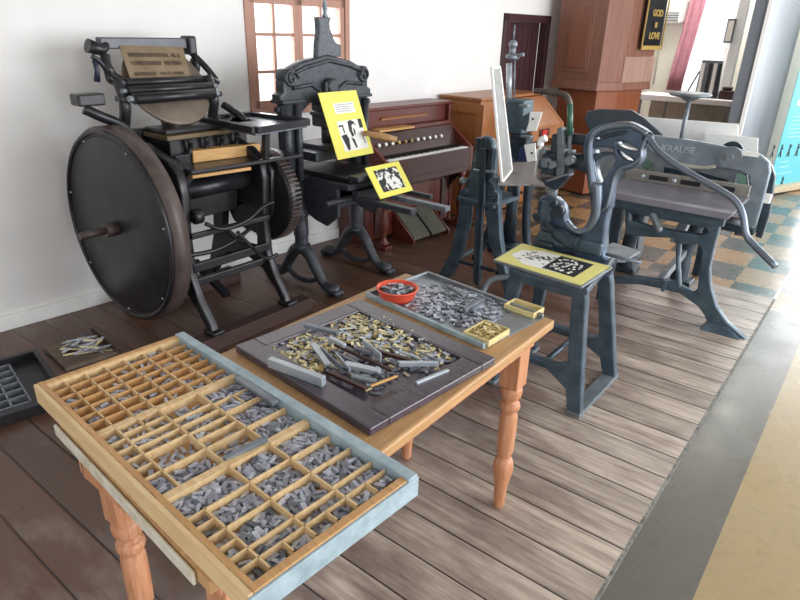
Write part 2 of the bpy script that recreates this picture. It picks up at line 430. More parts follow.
# wall frame: local x = along the wall (away), local y = into the wall (-normal) ; rz so that +x -> WD
WRZ = math.atan2(WD.y, WD.x)
s0, zb = ws(251, 117); s1, _ = ws(349, 30)
zt = fw(290, 5).z + .14
d0, dt = ws(504, 13); d1, _ = ws(549, 19); dt += .0
wl = sthing('wall_left', W0, WRZ)
mb = MB(); T = .3
S_END = 8.6
def wb(a, b, z0, z1): mb.box((a, 0, z0), (b, T, z1))
wb(-3, s0, 0, 3.3); wb(s0, s1, 0, zb); wb(s0, s1, zt, 3.3); wb(s1, d0, 0, 3.3); wb(d0, d1, dt, 3.3); wb(d1, S_END, 0, 3.3)
wo = mb.build('plaster', 'wall', wl, local=True)
bl = MB().box((-3, -.022, 0), (d0, .0, .085)).build('moulding', 'white', (bbl := sthing('baseboard_left', W0, WRZ)), local=True, bevel=.004)
# window
wn = sthing('window_1', W0, WRZ)
fr = MB(); e = .045
fr.box((s0, -.01, zb), (s0 + e, .10, zt)); fr.box((s1 - e, -.01, zb), (s1, .10, zt)); fr.box((s0, -.01, zt - .09), (s1, .10, zt)); fr.box((s0, -.02, zb), (s1, .10, zb + .05))
fr.build('window_frame', 'frame', wn, local=True, bevel=.004)
mid = (s0 + s1) / 2 - .02
for (a, b_) in ((s0 + e, mid), (mid, s1 - e)):
    sh = MB(); z0_, z1_ = zb + .05, zt - .09; t_ = .04
    sh.box((a, .0, z0_), (a + t_, .05, z1_)); sh.box((b_ - t_, .0, z0_), (b_, .05, z1_)); sh.box((a, .0, z0_), (b_, .05, z0_ + .05)); sh.box((a, .0, z1_ - .05), (b_, .05, z1_))
    c_ = (a + b_) / 2; sh.box((c_ - .01, .01, z0_), (c_ + .01, .04, z1_))
    for k in (1, 2): zz = z0_ + (z1_ - z0_) * k / 3; sh.box((a, .01, zz - .01), (b_, .04, zz + .01))
    so = sh.build('window_sash', 'frame', wn, local=True, bevel=.003)
    MB().box((a + .01, .022, z0_ + .01), (b_ - .01, .026, z1_ - .01)).build('glass_pane', 'glass', so, local=True)
MB().box((s0, .10, zb - .03), (s1, .3, zb)).build('sill', 'frame', wn, local=True)
# door
dr = sthing('door_1', W0, WRZ)
t_ = .07
MB().box((d0, -.03, 0), (d0 + t_, .06, dt)).box((d1 - t_, -.03, 0), (d1, .06, dt)).box((d0, -.03, dt - t_), (d1, .06, dt)).build('door_frame', 'door', dr, local=True, bevel=.004)
leaf = MB(); nb = 7; wdt = (d1 - d0 - 2 * t_) / nb
for k in range(nb):
    a = d0 + t_ + k * wdt; leaf.box((a + .006, .06, 0), (a + wdt - .006, .09 + .0, dt - t_)); leaf.box((a, .09, 0), (a + wdt, .12, dt - t_))
leaf.build('door_leaf', 'door', dr, local=True, bevel=.003)
struct(MB().box((-4.4, -1.65, 0), (-.6, -1.5, 3.3)).build('rear_light_blocker', 'wall'))  # added out of view behind the camera, keeps sky light off the near left
# ceiling, end wall behind the pulpit, far glazing
struct(MB().box((-4.4, -1.5, 3.3), (3.4, 10.4, 3.42)).build('ceiling', 'ceil'))
YB = 9.4
xa, xb = fy(688, 40, YB).x, fy(727, 60, YB).x
wbk = MB()
wbk.box((-4.4, YB, 0), (xa, YB + .15, 3.3)).box((xa, YB, 0), (xb, YB + .15, .9)).box((xa, YB, 2.9), (3.4, YB + .15, 3.3)).box((xb, YB, 0), (-.85, YB + .15, 2.9)).box((-.85, YB, 0), (3.4, YB + .15, .06))
struct(wbk.build('wall_back', 'cream'))
def glazing(name, xl, xr, z0, z1, k):
    t = sthing(name, ((xl + xr) / 2, YB, z0))
    g = MB(); e = .05
    g.box((xl, YB - .02, z0), (xl + e, YB + .1, z1)).box((xr - e, YB - .02, z0), (xr, YB + .1, z1)).box((xl, YB - .02, z0), (xr, YB + .1, z0 + e)).box((xl, YB - .02, z1 - e), (xr, YB + .1, z1))
    for i in range(1, k): q = xl + (xr - xl) * i / k; g.box((q - e / 2, YB - .02, z0), (q + e / 2, YB + .1, z1))
    g.build('window_frame', 'white', t, bevel=.004)
    MB().box((xl + .01, YB + .04, z0 + .01), (xr - .01, YB + .046, z1 - .01)).build('glass_pane', 'glass', t)
glazing('window_2', xa, xb, .9, 2.9, 1)
glazing('window_3', -.85, 3.3, .06, 2.9, 4)
# grey pier with the metal corner strip, running back to the end wall
pL, pC = fy(733, 98, 7.2).x, fy(748.3, 98, 7.2).x
py2 = 9.38
pw = sthing('wall_partition', ((pL + pC) / 2, 7.2, 0))
MB().box((pL, 7.2, 0), (pC, py2, 3.3)).build('pier', 'column', pw, bevel=.005)
MB().box((pC - .02, 7.18, 0), (pC + .016, 7.22, 3.3)).build('corner_strip', 'white', pw, label='bright metal corner strip')
# tall white post in front of the far wall
q = fy(732, 60, 8.6)
struct(MB().box((q.x - .05, 8.55, 0), (q.x + .05, 8.65, 3.3)).build('trim_2', 'white', bevel=.004))

# air conditioner
q = fy(674, 13, YB)
ac = thing('air_conditioner', 'white wall mounted air conditioner on the cream end wall beside the pulpit', 'air conditioner', (q.x, YB - .12, q.z - .14))
MB().box((q.x - .20, YB - .22, q.z - .13), (q.x + .16, YB - .004, q.z + .15)).build('casing', 'white', ac, bevel=.02)
g = MB()
for k in range(4): g.box((q.x - .17, YB - .228, q.z - .10 + k * .03), (q.x + .13, YB - .215, q.z - .09 + k * .03))
g.build('vent_grille', 'greyiron', ac)
tag(MB().tube([(q.x - .1, YB - .012, q.z - .13), (q.x - .11, YB - .012, 1.6), (q.x - .1, YB - .012, 1.0)], .012, 6).build('cable', 'cream'), 'thin cable running down the cream wall below the air conditioner', 'cable')
# pink curtain, hung in folds inside the far window
c0 = fy(700, 2, YB - .1); c1 = fy(689, 86, YB - .1)
mb = MB(); n = 22; rows = 8; vs = []; fs = []
for i in range(rows + 1):
    z = 2.75 + (.95 - 2.75) * i / rows
    for j in range(n + 1):
        x = c0.x - .06 + .2 * j / n - .02 * i; vs.append((x, YB - .1 + .025 * math.sin(j * 1.9), z))
for i in range(rows):
    for j in range(n): a = i * (n + 1) + j; fs.append((a, a + 1, a + n + 2, a + n + 1))
mb.add(vs, fs, True); cu = mb.build('curtain', 'pinkc'); md = cu.modifiers.new('s', 'SOLIDIFY'); md.thickness = .006
tag(cu, 'pink curtain hanging in narrow folds at the far bright window', 'curtain')
# small frame on wall
q = fy(730, 31, 8.54)
pf = thing('picture_frame', 'small narrow picture frame hung high on the white post of the far room', 'picture', (q.x, 8.545, q.z - .12))
MB().box((q.x - .045, 8.52, q.z - .13), (q.x + .045, 8.549, q.z + .13)).build('frame', 'greyiron', pf, bevel=.004)
MB().box((q.x - .03, 8.515, q.z - .11), (q.x + .03, 8.522, q.z + .11)).build('picture', 'cream', pf)

# display counter in front of the pulpit's right side
xl, xr = fy(640, 100, 7.9).x, fy(731, 105, 7.9).x
zt_ = .98
dc = thing('display_counter', 'white framed glass display counter standing between the pulpit and the grey partition', 'counter', ((xl + xr) / 2, 7.9, 0))
MB().box((xl - .05, 7.86, zt_ - .06), (xr, 8.35, zt_)).build('counter_top', 'white', dc, bevel=.006)
MB().box((xl, 7.9, 0), (xr - .02, 8.32, .42)).build('cabinet_base', 'white', dc, bevel=.006)
for x in (xl, xl + (xr - xl) * .3, xl + (xr - xl) * .55, xr - .03): MB().box((x, 7.89, .42), (x + .02, 7.91, zt_ - .06)).build('post', 'greyiron', dc)
MB().box((xl + .01, 7.895, .42), (xr - .03, 7.90, zt_ - .06)).build('glass_front', 'glass', dc)
MB().box((xl + .02, 8.26, .42), (xr - .03, 8.28, zt_ - .07)).build('back_panel', plain('beige_back_panel', 'B4AF9E', .6), dc)
q = fy(709, 88, 8.05)
pn = thing('framed_print', 'framed dark and white print propped on an easel stick on the display counter', 'picture', (q.x, 8.06, zt_))
MB().hexa([(q.x - .13, 8.0, zt_ + .001), (q.x + .12, 8.0, zt_ + .001), (q.x + .12, 8.02, zt_ + .001), (q.x - .13, 8.02, zt_ + .001), (q.x - .15, 8.12, zt_ + .40), (q.x + .07, 8.12, zt_ + .40), (q.x + .07, 8.14, zt_ + .40), (q.x - .15, 8.14, zt_ + .40)]).build('frame', 'greyiron', pn)
for a, m_ in ((-.11, 'paper'), (-.03, 'ink'), (.02, 'paper'), (.07, 'ink')):
    MB().hexa([(q.x + a, 7.99, zt_ + .02), (q.x + a + .035, 7.99, zt_ + .02), (q.x + a + .035, 8.01, zt_ + .02), (q.x + a, 8.01, zt_ + .02), (q.x + a - .03, 8.10, zt_ + .37), (q.x + a + .005, 8.10, zt_ + .37), (q.x + a + .005, 8.13, zt_ + .37), (q.x + a - .03, 8.13, zt_ + .37)]).build('stripe_panel', m_, pn)
MB().bar((q.x - .24, 8.05, zt_ + .01), (q.x - .15, 8.10, zt_ + .28), .014).build('easel_stick', 'black', pn)
q = fy(727, 91, 8.0)
tag(MB().box((q.x - .08, 8.0, zt_ + .001), (q.x + .06, 8.2, zt_ + .09)).box((q.x - .06, 8.03, zt_ + .09), (q.x + .03, 8.15, zt_ + .13)).build('storage_box', 'organ_dk', bevel=.008), 'small dark box on the display counter beside the grey partition', 'box')

# pulpit
zbp = 1.115
cs = [fz(551, 84, zbp), fz(597, 88.5, zbp), fz(621, 88, zbp)]
cs.append(cs[2] + (Vector((cs[2].x + .38, cs[2].y + .62, zbp)) - cs[2]))
ctr = Vector((-2.75, 7.75, 0))
A, B_, C_ = Vector((-3.27, 7.02, 0)), Vector((-2.70, 6.98, 0)), Vector((-2.42, 7.08, 0))
A, B_, C_ = [Vector((p.x, p.y, 0)) for p in cs[:3]]
qD = fz(650, 83, zbp); D_ = Vector((qD.x, min(qD.y, C_.y + .9), 0)); 
if D_.x < C_.x + .05: D_ = fy(650, 83, C_.y + .55); D_.z = 0
Efar = Vector((D_.x - .5, D_.y + .35, 0)); Ffar = Vector((A.x + .06, D_.y + .1, 0))
pulpit = thing('pulpit', 'tall brown panelled wooden pulpit with angled sides standing behind the roll top desk', 'pulpit', (ctr.x, ctr.y, 0))
poly = [A, B_, C_, D_, Efar, Ffar]
cc = sum(poly, Vector()) / 6
def ring(sc, z): return [cc + (p - cc) * sc + Vector((0, 0, z)) for p in poly]
def frustum(mb, s0_, z0_, s1_, z1_):
    a, b = ring(s0_, z0_), ring(s1_, z1_); n = 6
    mb.add(a + b, [tuple(range(6))[::-1], tuple(range(6, 12))] + [(i, (i + 1) % 6, (i + 1) % 6 + 6, i + 6) for i in range(6)])
mb = MB(); frustum(mb, .98, zbp + .05, .98, 2.5); mb.build('upper_body', 'pulpit', pulpit, bevel=.01)
mb = MB(); frustum(mb, 1.03, zbp - .03, 1.0, zbp + .06); mb.build('base_moulding', 'pulpit', pulpit, bevel=.01)
mb = MB(); frustum(mb, .80, 0, .86, zbp - .03); mb.build('pedestal', woodmat('red_brown_pedestal', '935638', '7C452E', .4, 2, 5), pulpit, bevel=.01)
def face_panel(p, q_, u0, u1, z0_, z1_, off, mat, name, th=.02):
    d = (q_ - p); L = d.length; d.normalize(); nrm = Vector((d.y, -d.x, 0))
    if nrm.dot(p - cc) < 0: nrm = -nrm
    a = p + d * L * u0 + nrm * off; b = p + d * L * u1 + nrm * off
    mb = MB().hexa([(a.x, a.y, z0_), (b.x, b.y, z0_), (b.x + nrm.x * th, b.y + nrm.y * th, z0_), (a.x + nrm.x * th, a.y + nrm.y * th, z0_),
                    (a.x, a.y, z1_), (b.x, b.y, z1_), (b.x + nrm.x * th, b.y + nrm.y * th, z1_), (a.x + nrm.x * th, a.y + nrm.y * th, z1_)])
    return mb.build(name, mat, pulpit, bevel=.006), a, b, nrm
face_panel(A, B_, .22, .75, 1.25, 1.92, -.012, 'pulpit', 'panel_border', .012)
face_panel(A, B_, .27, .70, 1.29, 1.88, .0, woodmat('pulpit_panel', '8C5A46', '7A4A3A', .5, 2, 5), 'raised_panel', .008)
for u0, u1 in ((.05, .18), (.30, .5), (.62, .82)): face_panel(C_, D_, u0, u1, 1.32, 1.55, -.012, 'pulpit', 'panel_slat', .012)
face_panel(C_, D_, -.02, 1.02, zbp + .05, zbp + .3, -.016, 'pulpit_pale', 'pale_base_board', .02)
# banner
d = (D_ - C_).normalized(); nrm = Vector((d.y, -d.x, 0))
if nrm.dot(C_ - cc) < 0: nrm = -nrm
L = (D_ - C_).length
bn = thing('church_banner', 'black velvet banner with gold fringe and gold lettering hanging on the pulpit', 'banner', (C_ + d * L * .7 + nrm * .05).to_tuple())
a = C_ + d * L * .32 + nrm * .03; b = C_ + d * L * 1.0 + nrm * .03
mb = MB(); vs = []; fs = []; n = 14
zt2, zb2 = 2.3, fplane(641, 46, a, nrm).z
for i in range(9):
    for j in range(n + 1):
        t_ = j / n; p = a.lerp(b, t_) + nrm * (.012 * math.sin(t_ * 9)); vs.append((p.x, p.y, zt2 + (zb2 - zt2) * i / 8))
for i in range(8):
    for j in range(n): q_ = i * (n + 1) + j; fs.append((q_, q_ + 1, q_ + n + 2, q_ + n + 1))
mb.add(vs, fs, True); o = mb.build('cloth', 'black', bn); md = o.modifiers.new('s', 'SOLIDIFY'); md.thickness = .008
mb = MB()
for t0, t1, z0_, z1_ in ((-.03, .01, zb2 - .03, zt2), (-.03, 1.03, zb2 - .035, zb2 + .005), (.99, 1.03, zb2 - .03, zt2)):
    p, q_ = a.lerp(b, t0) + nrm * .016, a.lerp(b, t1) + nrm * .016
    mb.hexa([(p.x, p.y, z0_), (q_.x, q_.y, z0_), (q_.x + nrm.x * .01, q_.y + nrm.y * .01, z0_), (p.x + nrm.x * .01, p.y + nrm.y * .01, z0_),
             (p.x, p.y, z1_), (q_.x, q_.y, z1_), (q_.x + nrm.x * .01, q_.y + nrm.y * .01, z1_), (p.x + nrm.x * .01, p.y + nrm.y * .01, z1_)])
mb.build('fringe', 'gold', bn)
mc = a.lerp(b, .5) + nrm * .03
for txt, py_ in (('GOD', 13), ('IS', 25), ('LOVE', 36)):
    z = fplane(650, py_, a, nrm).z
    lettering(txt, .085 if len(txt) > 2 else .065, (mc.x, mc.y, z), d, (0, 0, 1), 'gold', bn, ext=.002, bold=.003)

# turquoise roll-up banner and the pale plank on the floor
bo = fz(767, 192, 0); bd = ray(1570, 63); bd = Vector((bd.x, bd.y, 0)).normalized(); bnn = Vector((bd.y, -bd.x, 0))
rb = thing('exhibition_banner', 'turquoise roll up banner with rows of small dark figures, standing right of the grey partition', 'banner', bo, math.atan2(bd.y, bd.x))
def bloc(px, py): h = fplane(px, py, bo, bnn) - bo; return h.dot(bd), h.z
MB().box((0, 0, .07), (.85, .006, 2.1)).build('printed_sheet', 'turq', rb, local=True)
MB().box((-.03, -.09, 0), (.90, .07, .07)).build('base_cassette', plain('beige_plank', 'C9B79A', .6), rb, local=True, bevel=.008, label='pale beige base of the banner')
random.seed(5)
for row, (py_, sc, ks) in enumerate(((150, 1.0, 5), (181, .75, 2))):
    for k in range(ks):
        u_, z = bloc(773 + k * 8.2, py_ - k * .4); h = .085 * sc; x = u_ + row * .02
        g = MB().prism([(x - .010, -.001, z + h * .3), (x + .014, -.001, z + h * .35), (x + .010, -.001, z - h * .2), (x + .03, -.001, z - h), (x + .012, -.001, z - h), (x - .002, -.001, z - h * .4), (x - .022, -.001, z - h), (x - .034, -.001, z - h * .95), (x - .012, -.001, z - h * .2)], (0, -.003, 0))
        g.prism([(x + .014 * math.cos(t_), -.001, z + h * .5 + .017 * math.sin(t_)) for t_ in [i_ * PI / 4 for i_ in range(8)]], (0, -.003, 0))
        g.prism([(x - .012, -.001, z + h * .3), (x + .035, -.001, z + h * (.5 - .3 * (k % 2))), (x + .033, -.001, z + h * (.35 - .3 * (k % 2))), (x, -.001, z)], (0, -.003, 0))
        g.build('dark_figure', 'ink', rb, local=True)
for py_, w_ in ((117, .9), (121, .7), (125, .85), (129, .6), (133, .8), (137, .7), (161, .3), (166, .35), (172, .5)):
    z = bloc(790, py_)[1]
    MB().box((.10, -.003, z - .005), (.10 + .6 * w_, -.0005, z + .005)).build('text_line', plain('pale_turquoise_ink', 'A9DDE2', .6), rb, local=True)
z = bloc(795, 103)[1]; MB().box((.12, -.003, z - .03), (.8, -.0005, z + .03)).build('text_panel', 'paper', rb, local=True)
MB().box((-.02, .0, 2.1), (.87, .02, 2.13)).build('top_rail', 'greytray', rb, local=True)

# ================================================================== PARLOUR ORGAN (dark, against the wall)
OA = math.atan2(-2.82 + 2.90, 4.63 - 3.55)
OP = Vector((-2.90, 3.53, 0)); OR = PI / 2 - OA          # local +x along the front (away), local +y into the wall
OL = 1.10
org = thing('reed_organ', 'dark red mahogany reed organ with white keys and round stops against the wall', 'organ', OP, OR)
def prof(mb, x0_, x1_, pts): return mb.prism([(x0_, y_, z_) for y_, z_ in pts], (x1_ - x0_, 0, 0))
side = [(0, .50), (0, .70), (.03, .725), (.22, .86), (.26, .88), (.26, 1.03), (.52, 1.03), (.52, 0), (.20, 0), (.20, .48)]
for x_ in (0, OL - .035): prof(MB(), x_, x_ + .035, side).build('side_panel', 'organ', org, bevel=.005, local=True)
MB().box((.035, .21, .04), (OL - .035, .23, .50)).build('lower_panel', 'organ', org, local=True)
g = MB().box((.10, .195, .06), (.16, .21, .48)).box((OL - .16, .195, .06), (OL - .10, .21, .48)).box((.16, .195, .42), (OL - .16, .21, .48)); g.build('panel_frame', 'organ_dk', org, bevel=.004, local=True)
MB().box((.035, .005, .50), (OL - .035, .35, .56)).box((.035, 0, .55), (OL - .035, .03, .70)).build('key_slip', 'organ_dk', org, bevel=.004, local=True)
MB().box((.035, .01, .68), (OL - .035, .10, .69)).build('white_keys', 'white', org, local=True, label='row of white keys')
g = MB(); nk = 51; kw = (OL - .12) / nk
MB().box((.035, .01, .675), (.06, .14, .70)).build('key_block', 'organ_dk', org, local=True)
for k in range(nk): g.box((.06 + k * kw, .012, .69), (.06 + (k + 1) * kw - .0015, .14, .705))
g.build('key_fronts', 'white', org, local=True)
g = MB()
for k in range(nk - 1):
    if k % 7 in (0, 1, 3, 4, 5): g.box((.06 + (k + 1) * kw - .006, .06, .705), (.06 + (k + 1) * kw + .005, .145, .716))
g.build('black_keys', 'black', org, local=True)
prof(MB(), .035, OL - .035, [(.14, .69), (.16, .69), (.24, .87), (.22, .87)]).build('stop_board', 'organ_dk', org, local=True)
for k in range(11):
    x_ = .10 + k * .075; st_ = MB().lathe((x_, .185, .785), [(.009, 0), (.009, .02), (.015, .022), (.015, .032), (.010, .036)], 10, (0, -.9, .42))
    st_.build('stop_knob', 'brass' if k in (3, 4, 5) else 'paper', org, local=True)
prof(MB(), -.0, OL, [(.24, .87), (.24, .90), (.52, .90), (.52, .87)]).build('shelf', 'organ', org, bevel=.004, local=True)
MB().box((-.02, .30, .90), (OL + .02, .52, 1.03)).build('top_case', 'organ', org, bevel=.006, local=True)
MB().box((-.035, .28, 1.03), (OL + .035, .54, 1.055)).build('lid', 'organ', org, bevel=.006, local=True)
g = MB().box((.25, .285, .955), (.80, .30, .965))
for k in range(24): g.box((.26 + k * .0225, .287, .965), (.272 + k * .0225, .298, .978))
g.build('fretwork_rail', 'desk', org, local=True)
g = MB().box((.12, .17, .888), (.52, .29, .903)); g.build('music_ledge', 'lightwood', org, local=True, bevel=.003, label='pale wooden strip on the shelf')
for x_ in (.02, OL - .10):
    MB().lathe((x_ + .04, .06, 0.03), [(.035, 0), (.045, .02), (.03, .04), (.02, .07), (.034, .14), (.038, .2), (.024, .27), (.018, .31), (.032, .34), (.02, .37), (.026, .42), (.04, .47)], 14).build('turned_leg', 'organ', org, local=True)
    MB().box((x_ - .0, .0, 0), (x_ + .08, .25, .035)).build('foot', 'organ', org, local=True, bevel=.006)
    prof(MB(), x_ + .03, x_ + .05, [(.05, .5), (.2, .5), (.2, .30), (.17, .36), (.12, .42), (.08, .45)]).build('bracket', 'organ_dk', org, local=True, bevel=.004)
for x_ in (.34, .56):
    MB().hexa([(x_, -.03, .03), (x_ + .19, -.03, .03), (x_ + .19, -.02, .055), (x_, -.02, .055), (x_, .20, .20), (x_ + .19, .20, .20), (x_ + .19, .19, .225), (x_, .19, .225)]).build('pedal', plain('dark_pedal_carpet', '5A5A50', .8), org, local=True, bevel=.003)
for x_ in (.31, .76): prof(MB(), x_, x_ + .018, [(-.04, 0), (-.04, .04), (.21, .24), (.21, 0)]).build('pedal_cheek', 'organ', org, local=True)

# ================================================================== ROLL TOP DESK (orange oak)
DP = Vector((-2.86, 4.80, 0)); DA = PI / 2 - .03
dsk = thing('roll_top_desk', 'orange oak desk with a sloping top section and drawers beyond the dark organ', 'desk', DP, DA)
DL, DD = 1.04, .46
ds = [(-.02, 0), (-.02, .62), (.02, .66), (.02, 1.06), (DD, 1.06), (DD, 0)]
ds2 = [(-.28, .60), (-.28, .82), (-.04, 1.05), (.14, 1.07), (DD, 1.07), (DD, 0), (.02, 0), (.02, .60)]
prof(MB(), 0, .04, ds).build('end_panel', 'desk', dsk, local=True, bevel=.005)
g = MB(); g.box((-.012, -.02, 0), (0, .06, 1.03)).box((-.012, DD - .07, 0), (0, DD, 1.03)).box((-.012, .06, .95), (0, DD - .07, 1.03)).box((-.012, .06, .06), (0, DD - .07, .14)); g.build('panel_frame', 'desk', dsk, local=True, bevel=.003)
prof(MB(), DL - .04, DL, ds2).build('end_panel', 'desk', dsk, local=True, bevel=.005)
MB().box((-.02, -.0, 1.06), (DL + .02, DD + .0, 1.085)).build('top_board', 'desk', dsk, local=True, bevel=.005)
MB().box((.04, .04, .0), (DL - .04, DD - .02, 1.05)).build('carcase', 'desk', dsk, local=True)
prof(MB(), .42, DL - .02, [(-.27, .82), (-.03, 1.055), (.10, 1.06), (.10, 1.02), (-.02, 1.0), (-.24, .80)]).build('sloping_lid', 'desk', dsk, local=True, bevel=.004)
MB().box((.45, -.26, .58), (DL - .04, .04, .62)).build('writing_shelf', 'desk', dsk, local=True, bevel=.004)
MB().box((.42, -.275, .70), (DL - .02, -.24, .825)).build('lid_rail', 'desk', dsk, local=True, bevel=.003)
MB().box((.56, -.285, .735), (.74, -.262, .80)).build('pigeonhole', 'organ_dk', dsk, local=True)
q = fz(538, 124, .8)
for k in range(3):
    dw = MB().box((.62, -.015, .06 + k * .17), (DL - .08, .045, .21 + k * .17)).build('drawer', 'desk', dsk, local=True, bevel=.006)
    MB().lathe(((.62 + DL - .08) / 2, -.015, .135 + k * .17), [(.008, 0), (.008, .015), (.018, .02), (.014, .03)], 10, (0, -1, 0)).build('knob', 'organ_dk', dw, local=True)
MB().box((.0, -.04, .62), (.45, .06, .665)).build('front_ledge', 'desk', dsk, local=True, bevel=.004)
inv = (Matrix.Translation(DP) @ Matrix.Rotation(DA, 4, 'Z'))
rp = inv @ Vector((1.12, -.275, .70))
MB().box((.60, -.292, .742), (.69, -.284, .792)).build('red_plate', plain('red_plate', 'D02420', .4), dsk, local=True, label='bright red plate in the opening')
# ================================================================== PLATEN PRESS
PL = thing('platen_press', 'black cast iron treadle platen press with a solid round flywheel by the left wall', 'printing press', (-3.0, 2.0, 0))
ZS = .085
# flywheel: a solid disc with a raised rim
wc = fy(118, 228, 1.50); WR = .505
wh = MB()
wh.lathe((wc.x, 1.50, wc.z), [(WR - .03, .0), (WR, .012), (WR, .085), (WR - .02, .09)], 64, (0, 1, 0)).build('flywheel_rim', 'ironred', PL)
MB().lathe((wc.x, 1.494, wc.z), [(0, .0), (WR - .055, .0), (WR - .04, .008), (WR - .035, .03), (0, .03)], 64, (0, 1, 0)).build('flywheel_disc', 'iron', PL)
MB().tube([(wc.x + (WR - .025) * math.cos(t * PI / 32), 1.497, wc.z + (WR - .025) * math.sin(t * PI / 32)) for t in range(64)], .012, 8, True).build('flywheel_bead', 'iron', PL)
MB().cyl((wc.x, 1.43, wc.z), (wc.x, 1.50, wc.z), .035).cyl((wc.x, 1.30, wc.z), (wc.x, 1.44, wc.z), .018).build('axle_end', 'ironred', PL)
for k in range(7):
    a = k * PI / 3.5 + .2; MB().ball((wc.x + (WR - .05) * math.cos(a), 1.492, wc.z + (WR - .05) * math.sin(a)), .006, 8, 6).build('rim_rivet', 'steel', PL)
MB().cyl((wc.x, 1.5, wc.z), (wc.x, 2.42, wc.z), .028).build('axle', 'iron', PL)
# side frames
YL, YR = 1.72, 2.24
fo = [(-2.60, ZS), (-2.56, ZS), (-2.575, .14), (-2.66, .26), (-2.71, .38), (-2.72, .60), (-2.70, .82), (-2.72, .92), (-2.80, .98), (-3.0, 1.04), (-3.16, 1.02), (-3.22, .90),
      (-3.20, .60), (-3.22, .40), (-3.28, .24), (-3.34, ZS), (-3.28, ZS), (-3.20, .20), (-3.08, .30), (-2.90, .32), (-2.76, .27), (-2.66, .17)]
h1 = [(-2.80, .40), (-2.78, .62), (-2.90, .66), (-3.08, .62), (-3.12, .44), (-2.96, .39)]
for y_ in (YL, YR): casting('side_frame', fo, [h1], .05, .01, (0, y_, 0), (1, 0, 0), (0, 0, 1), 'iron', PL)
for y_ in (YL, YR):
    MB().box((-2.63, y_ - .035, ZS), (-2.53, y_ + .035, ZS + .025)).build('foot', 'iron', PL, bevel=.006)
    MB().box((-3.37, y_ - .035, ZS), (-3.25, y_ + .035, ZS + .025)).build('foot', 'iron', PL, bevel=.006)
MB().bar((-2.72, YL, .42), (-2.72, YR, .42), .03, .05).build('cross_tie', 'iron', PL, bevel=.006)
MB().bar((-2.70, YL, .60), (-2.70, YR, .60), .025, .03).build('cross_tie', 'iron', PL, bevel=.006)
MB().bar((-2.74, YL, .33), (-2.74, YR, .33), .03, .04).build('cross_tie', 'iron', PL, bevel=.006)
MB().cyl((-3.05, YL - .06, .70), (-3.05, YR + .1, .70), .035).cyl((-2.85, YL, .80), (-2.85, YR, .80), .05).build('shaft', 'iron', PL)
MB().tube(smooth3([(-2.68, 1.80, .66), (-2.64, 1.88, .62), (-2.62, 2.02, .64), (-2.60, 2.12, .70), (-2.58, 2.18, .72)]), .011).build('throw_off_lever', 'iron', PL)
MB().tube(smooth3([(-2.70, 1.60, .52), (-2.66, 1.80, .51), (-2.66, 1.95, .53), (-2.70, 2.1, .56)]), .012).build('pull_rod', 'iron', PL)
MB().lathe((-2.70, 1.74, .70), [(.03, 0), (.04, .01), (.04, .05), (.02, .06)], 16, (0, 1, 0)).build('knob', 'iron', PL)
MB().tube(smooth3([(-2.66, 1.98, .58), (-2.60, 2.02, .50), (-2.52, 2.05, .44), (-2.50, 2.12, .45)]), .010).build('treadle_hook', 'iron', PL)
# treadle
MB().bar((-2.80, 1.98, .16), (-3.1, 1.98, .30), .05, .03).build('treadle', 'iron', PL, bevel=.005)
# bed, platen and body masses
MB().hexa([(-3.16, 1.76, .70), (-3.0, 1.76, .68), (-3.0, 2.22, .68), (-3.16, 2.22, .70), (-3.24, 1.76, 1.08), (-3.14, 1.76, 1.09), (-3.14, 2.22, 1.09), (-3.24, 2.22, 1.08)]).build('bed', 'iron', PL, bevel=.008)
MB().hexa([(-2.98, 1.80, .62), (-2.90, 1.80, .62), (-2.90, 2.18, .62), (-2.98, 2.18, .62), (-2.96, 1.80, .96), (-2.88, 1.80, .98), (-2.88, 2.18, .98), (-2.96, 2.18, .96)]).build('platen', 'iron', PL, bevel=.008)
MB().box((-3.10, 1.80, .96), (-2.92, 2.30, 1.055)).build('top_housing', 'iron', PL, bevel=.008)
g = MB().box((-3.12, 1.78, 1.055), (-2.90, 2.34, 1.075)); g.build('gripper_bar', plain('worn_brown_edge', '6E5B3C', .5), PL, label='brown worn edge bar')
MB().box((-3.14, 1.80, 1.076), (-2.94, 2.40, 1.10)).build('top_plate', 'iron', PL, bevel=.006)
for k in range(4):
    y_ = 1.90 + k * .10; MB().lathe((-2.90, y_, .965), [(.020, 0), (.024, .015), (.013, .03), (.013, .07), (.02, .08), (.01, .09)], 12, (.25, 0, 1)).build('bolt', 'iron', PL)
MB().lathe((-2.86, 1.745, .90), [(.06, 0), (.07, .01), (.07, .05), (.04, .07)], 20, (0, 1, 0)).build('crank_boss', 'iron', PL)
MB().lathe((-2.80, 1.70, .78), [(.05, 0), (.075, .01), (.075, .06), (.04, .08)], 20, (0, 1, 0)).build('crank_boss', 'iron', PL)
MB().tube(smooth3([(-3.12, 1.66, 1.12), (-3.0, 1.68, 1.02), (-2.90, 1.70, .92), (-2.78, 1.70, .80)]), [.028] * 18 + [.035]).build('side_arm', 'iron', PL)
MB().tube(smooth3([(-3.12, 2.30, 1.18), (-3.04, 2.34, 1.13), (-3.0, 2.36, 1.08)]), .022).build('side_arm', 'iron', PL)
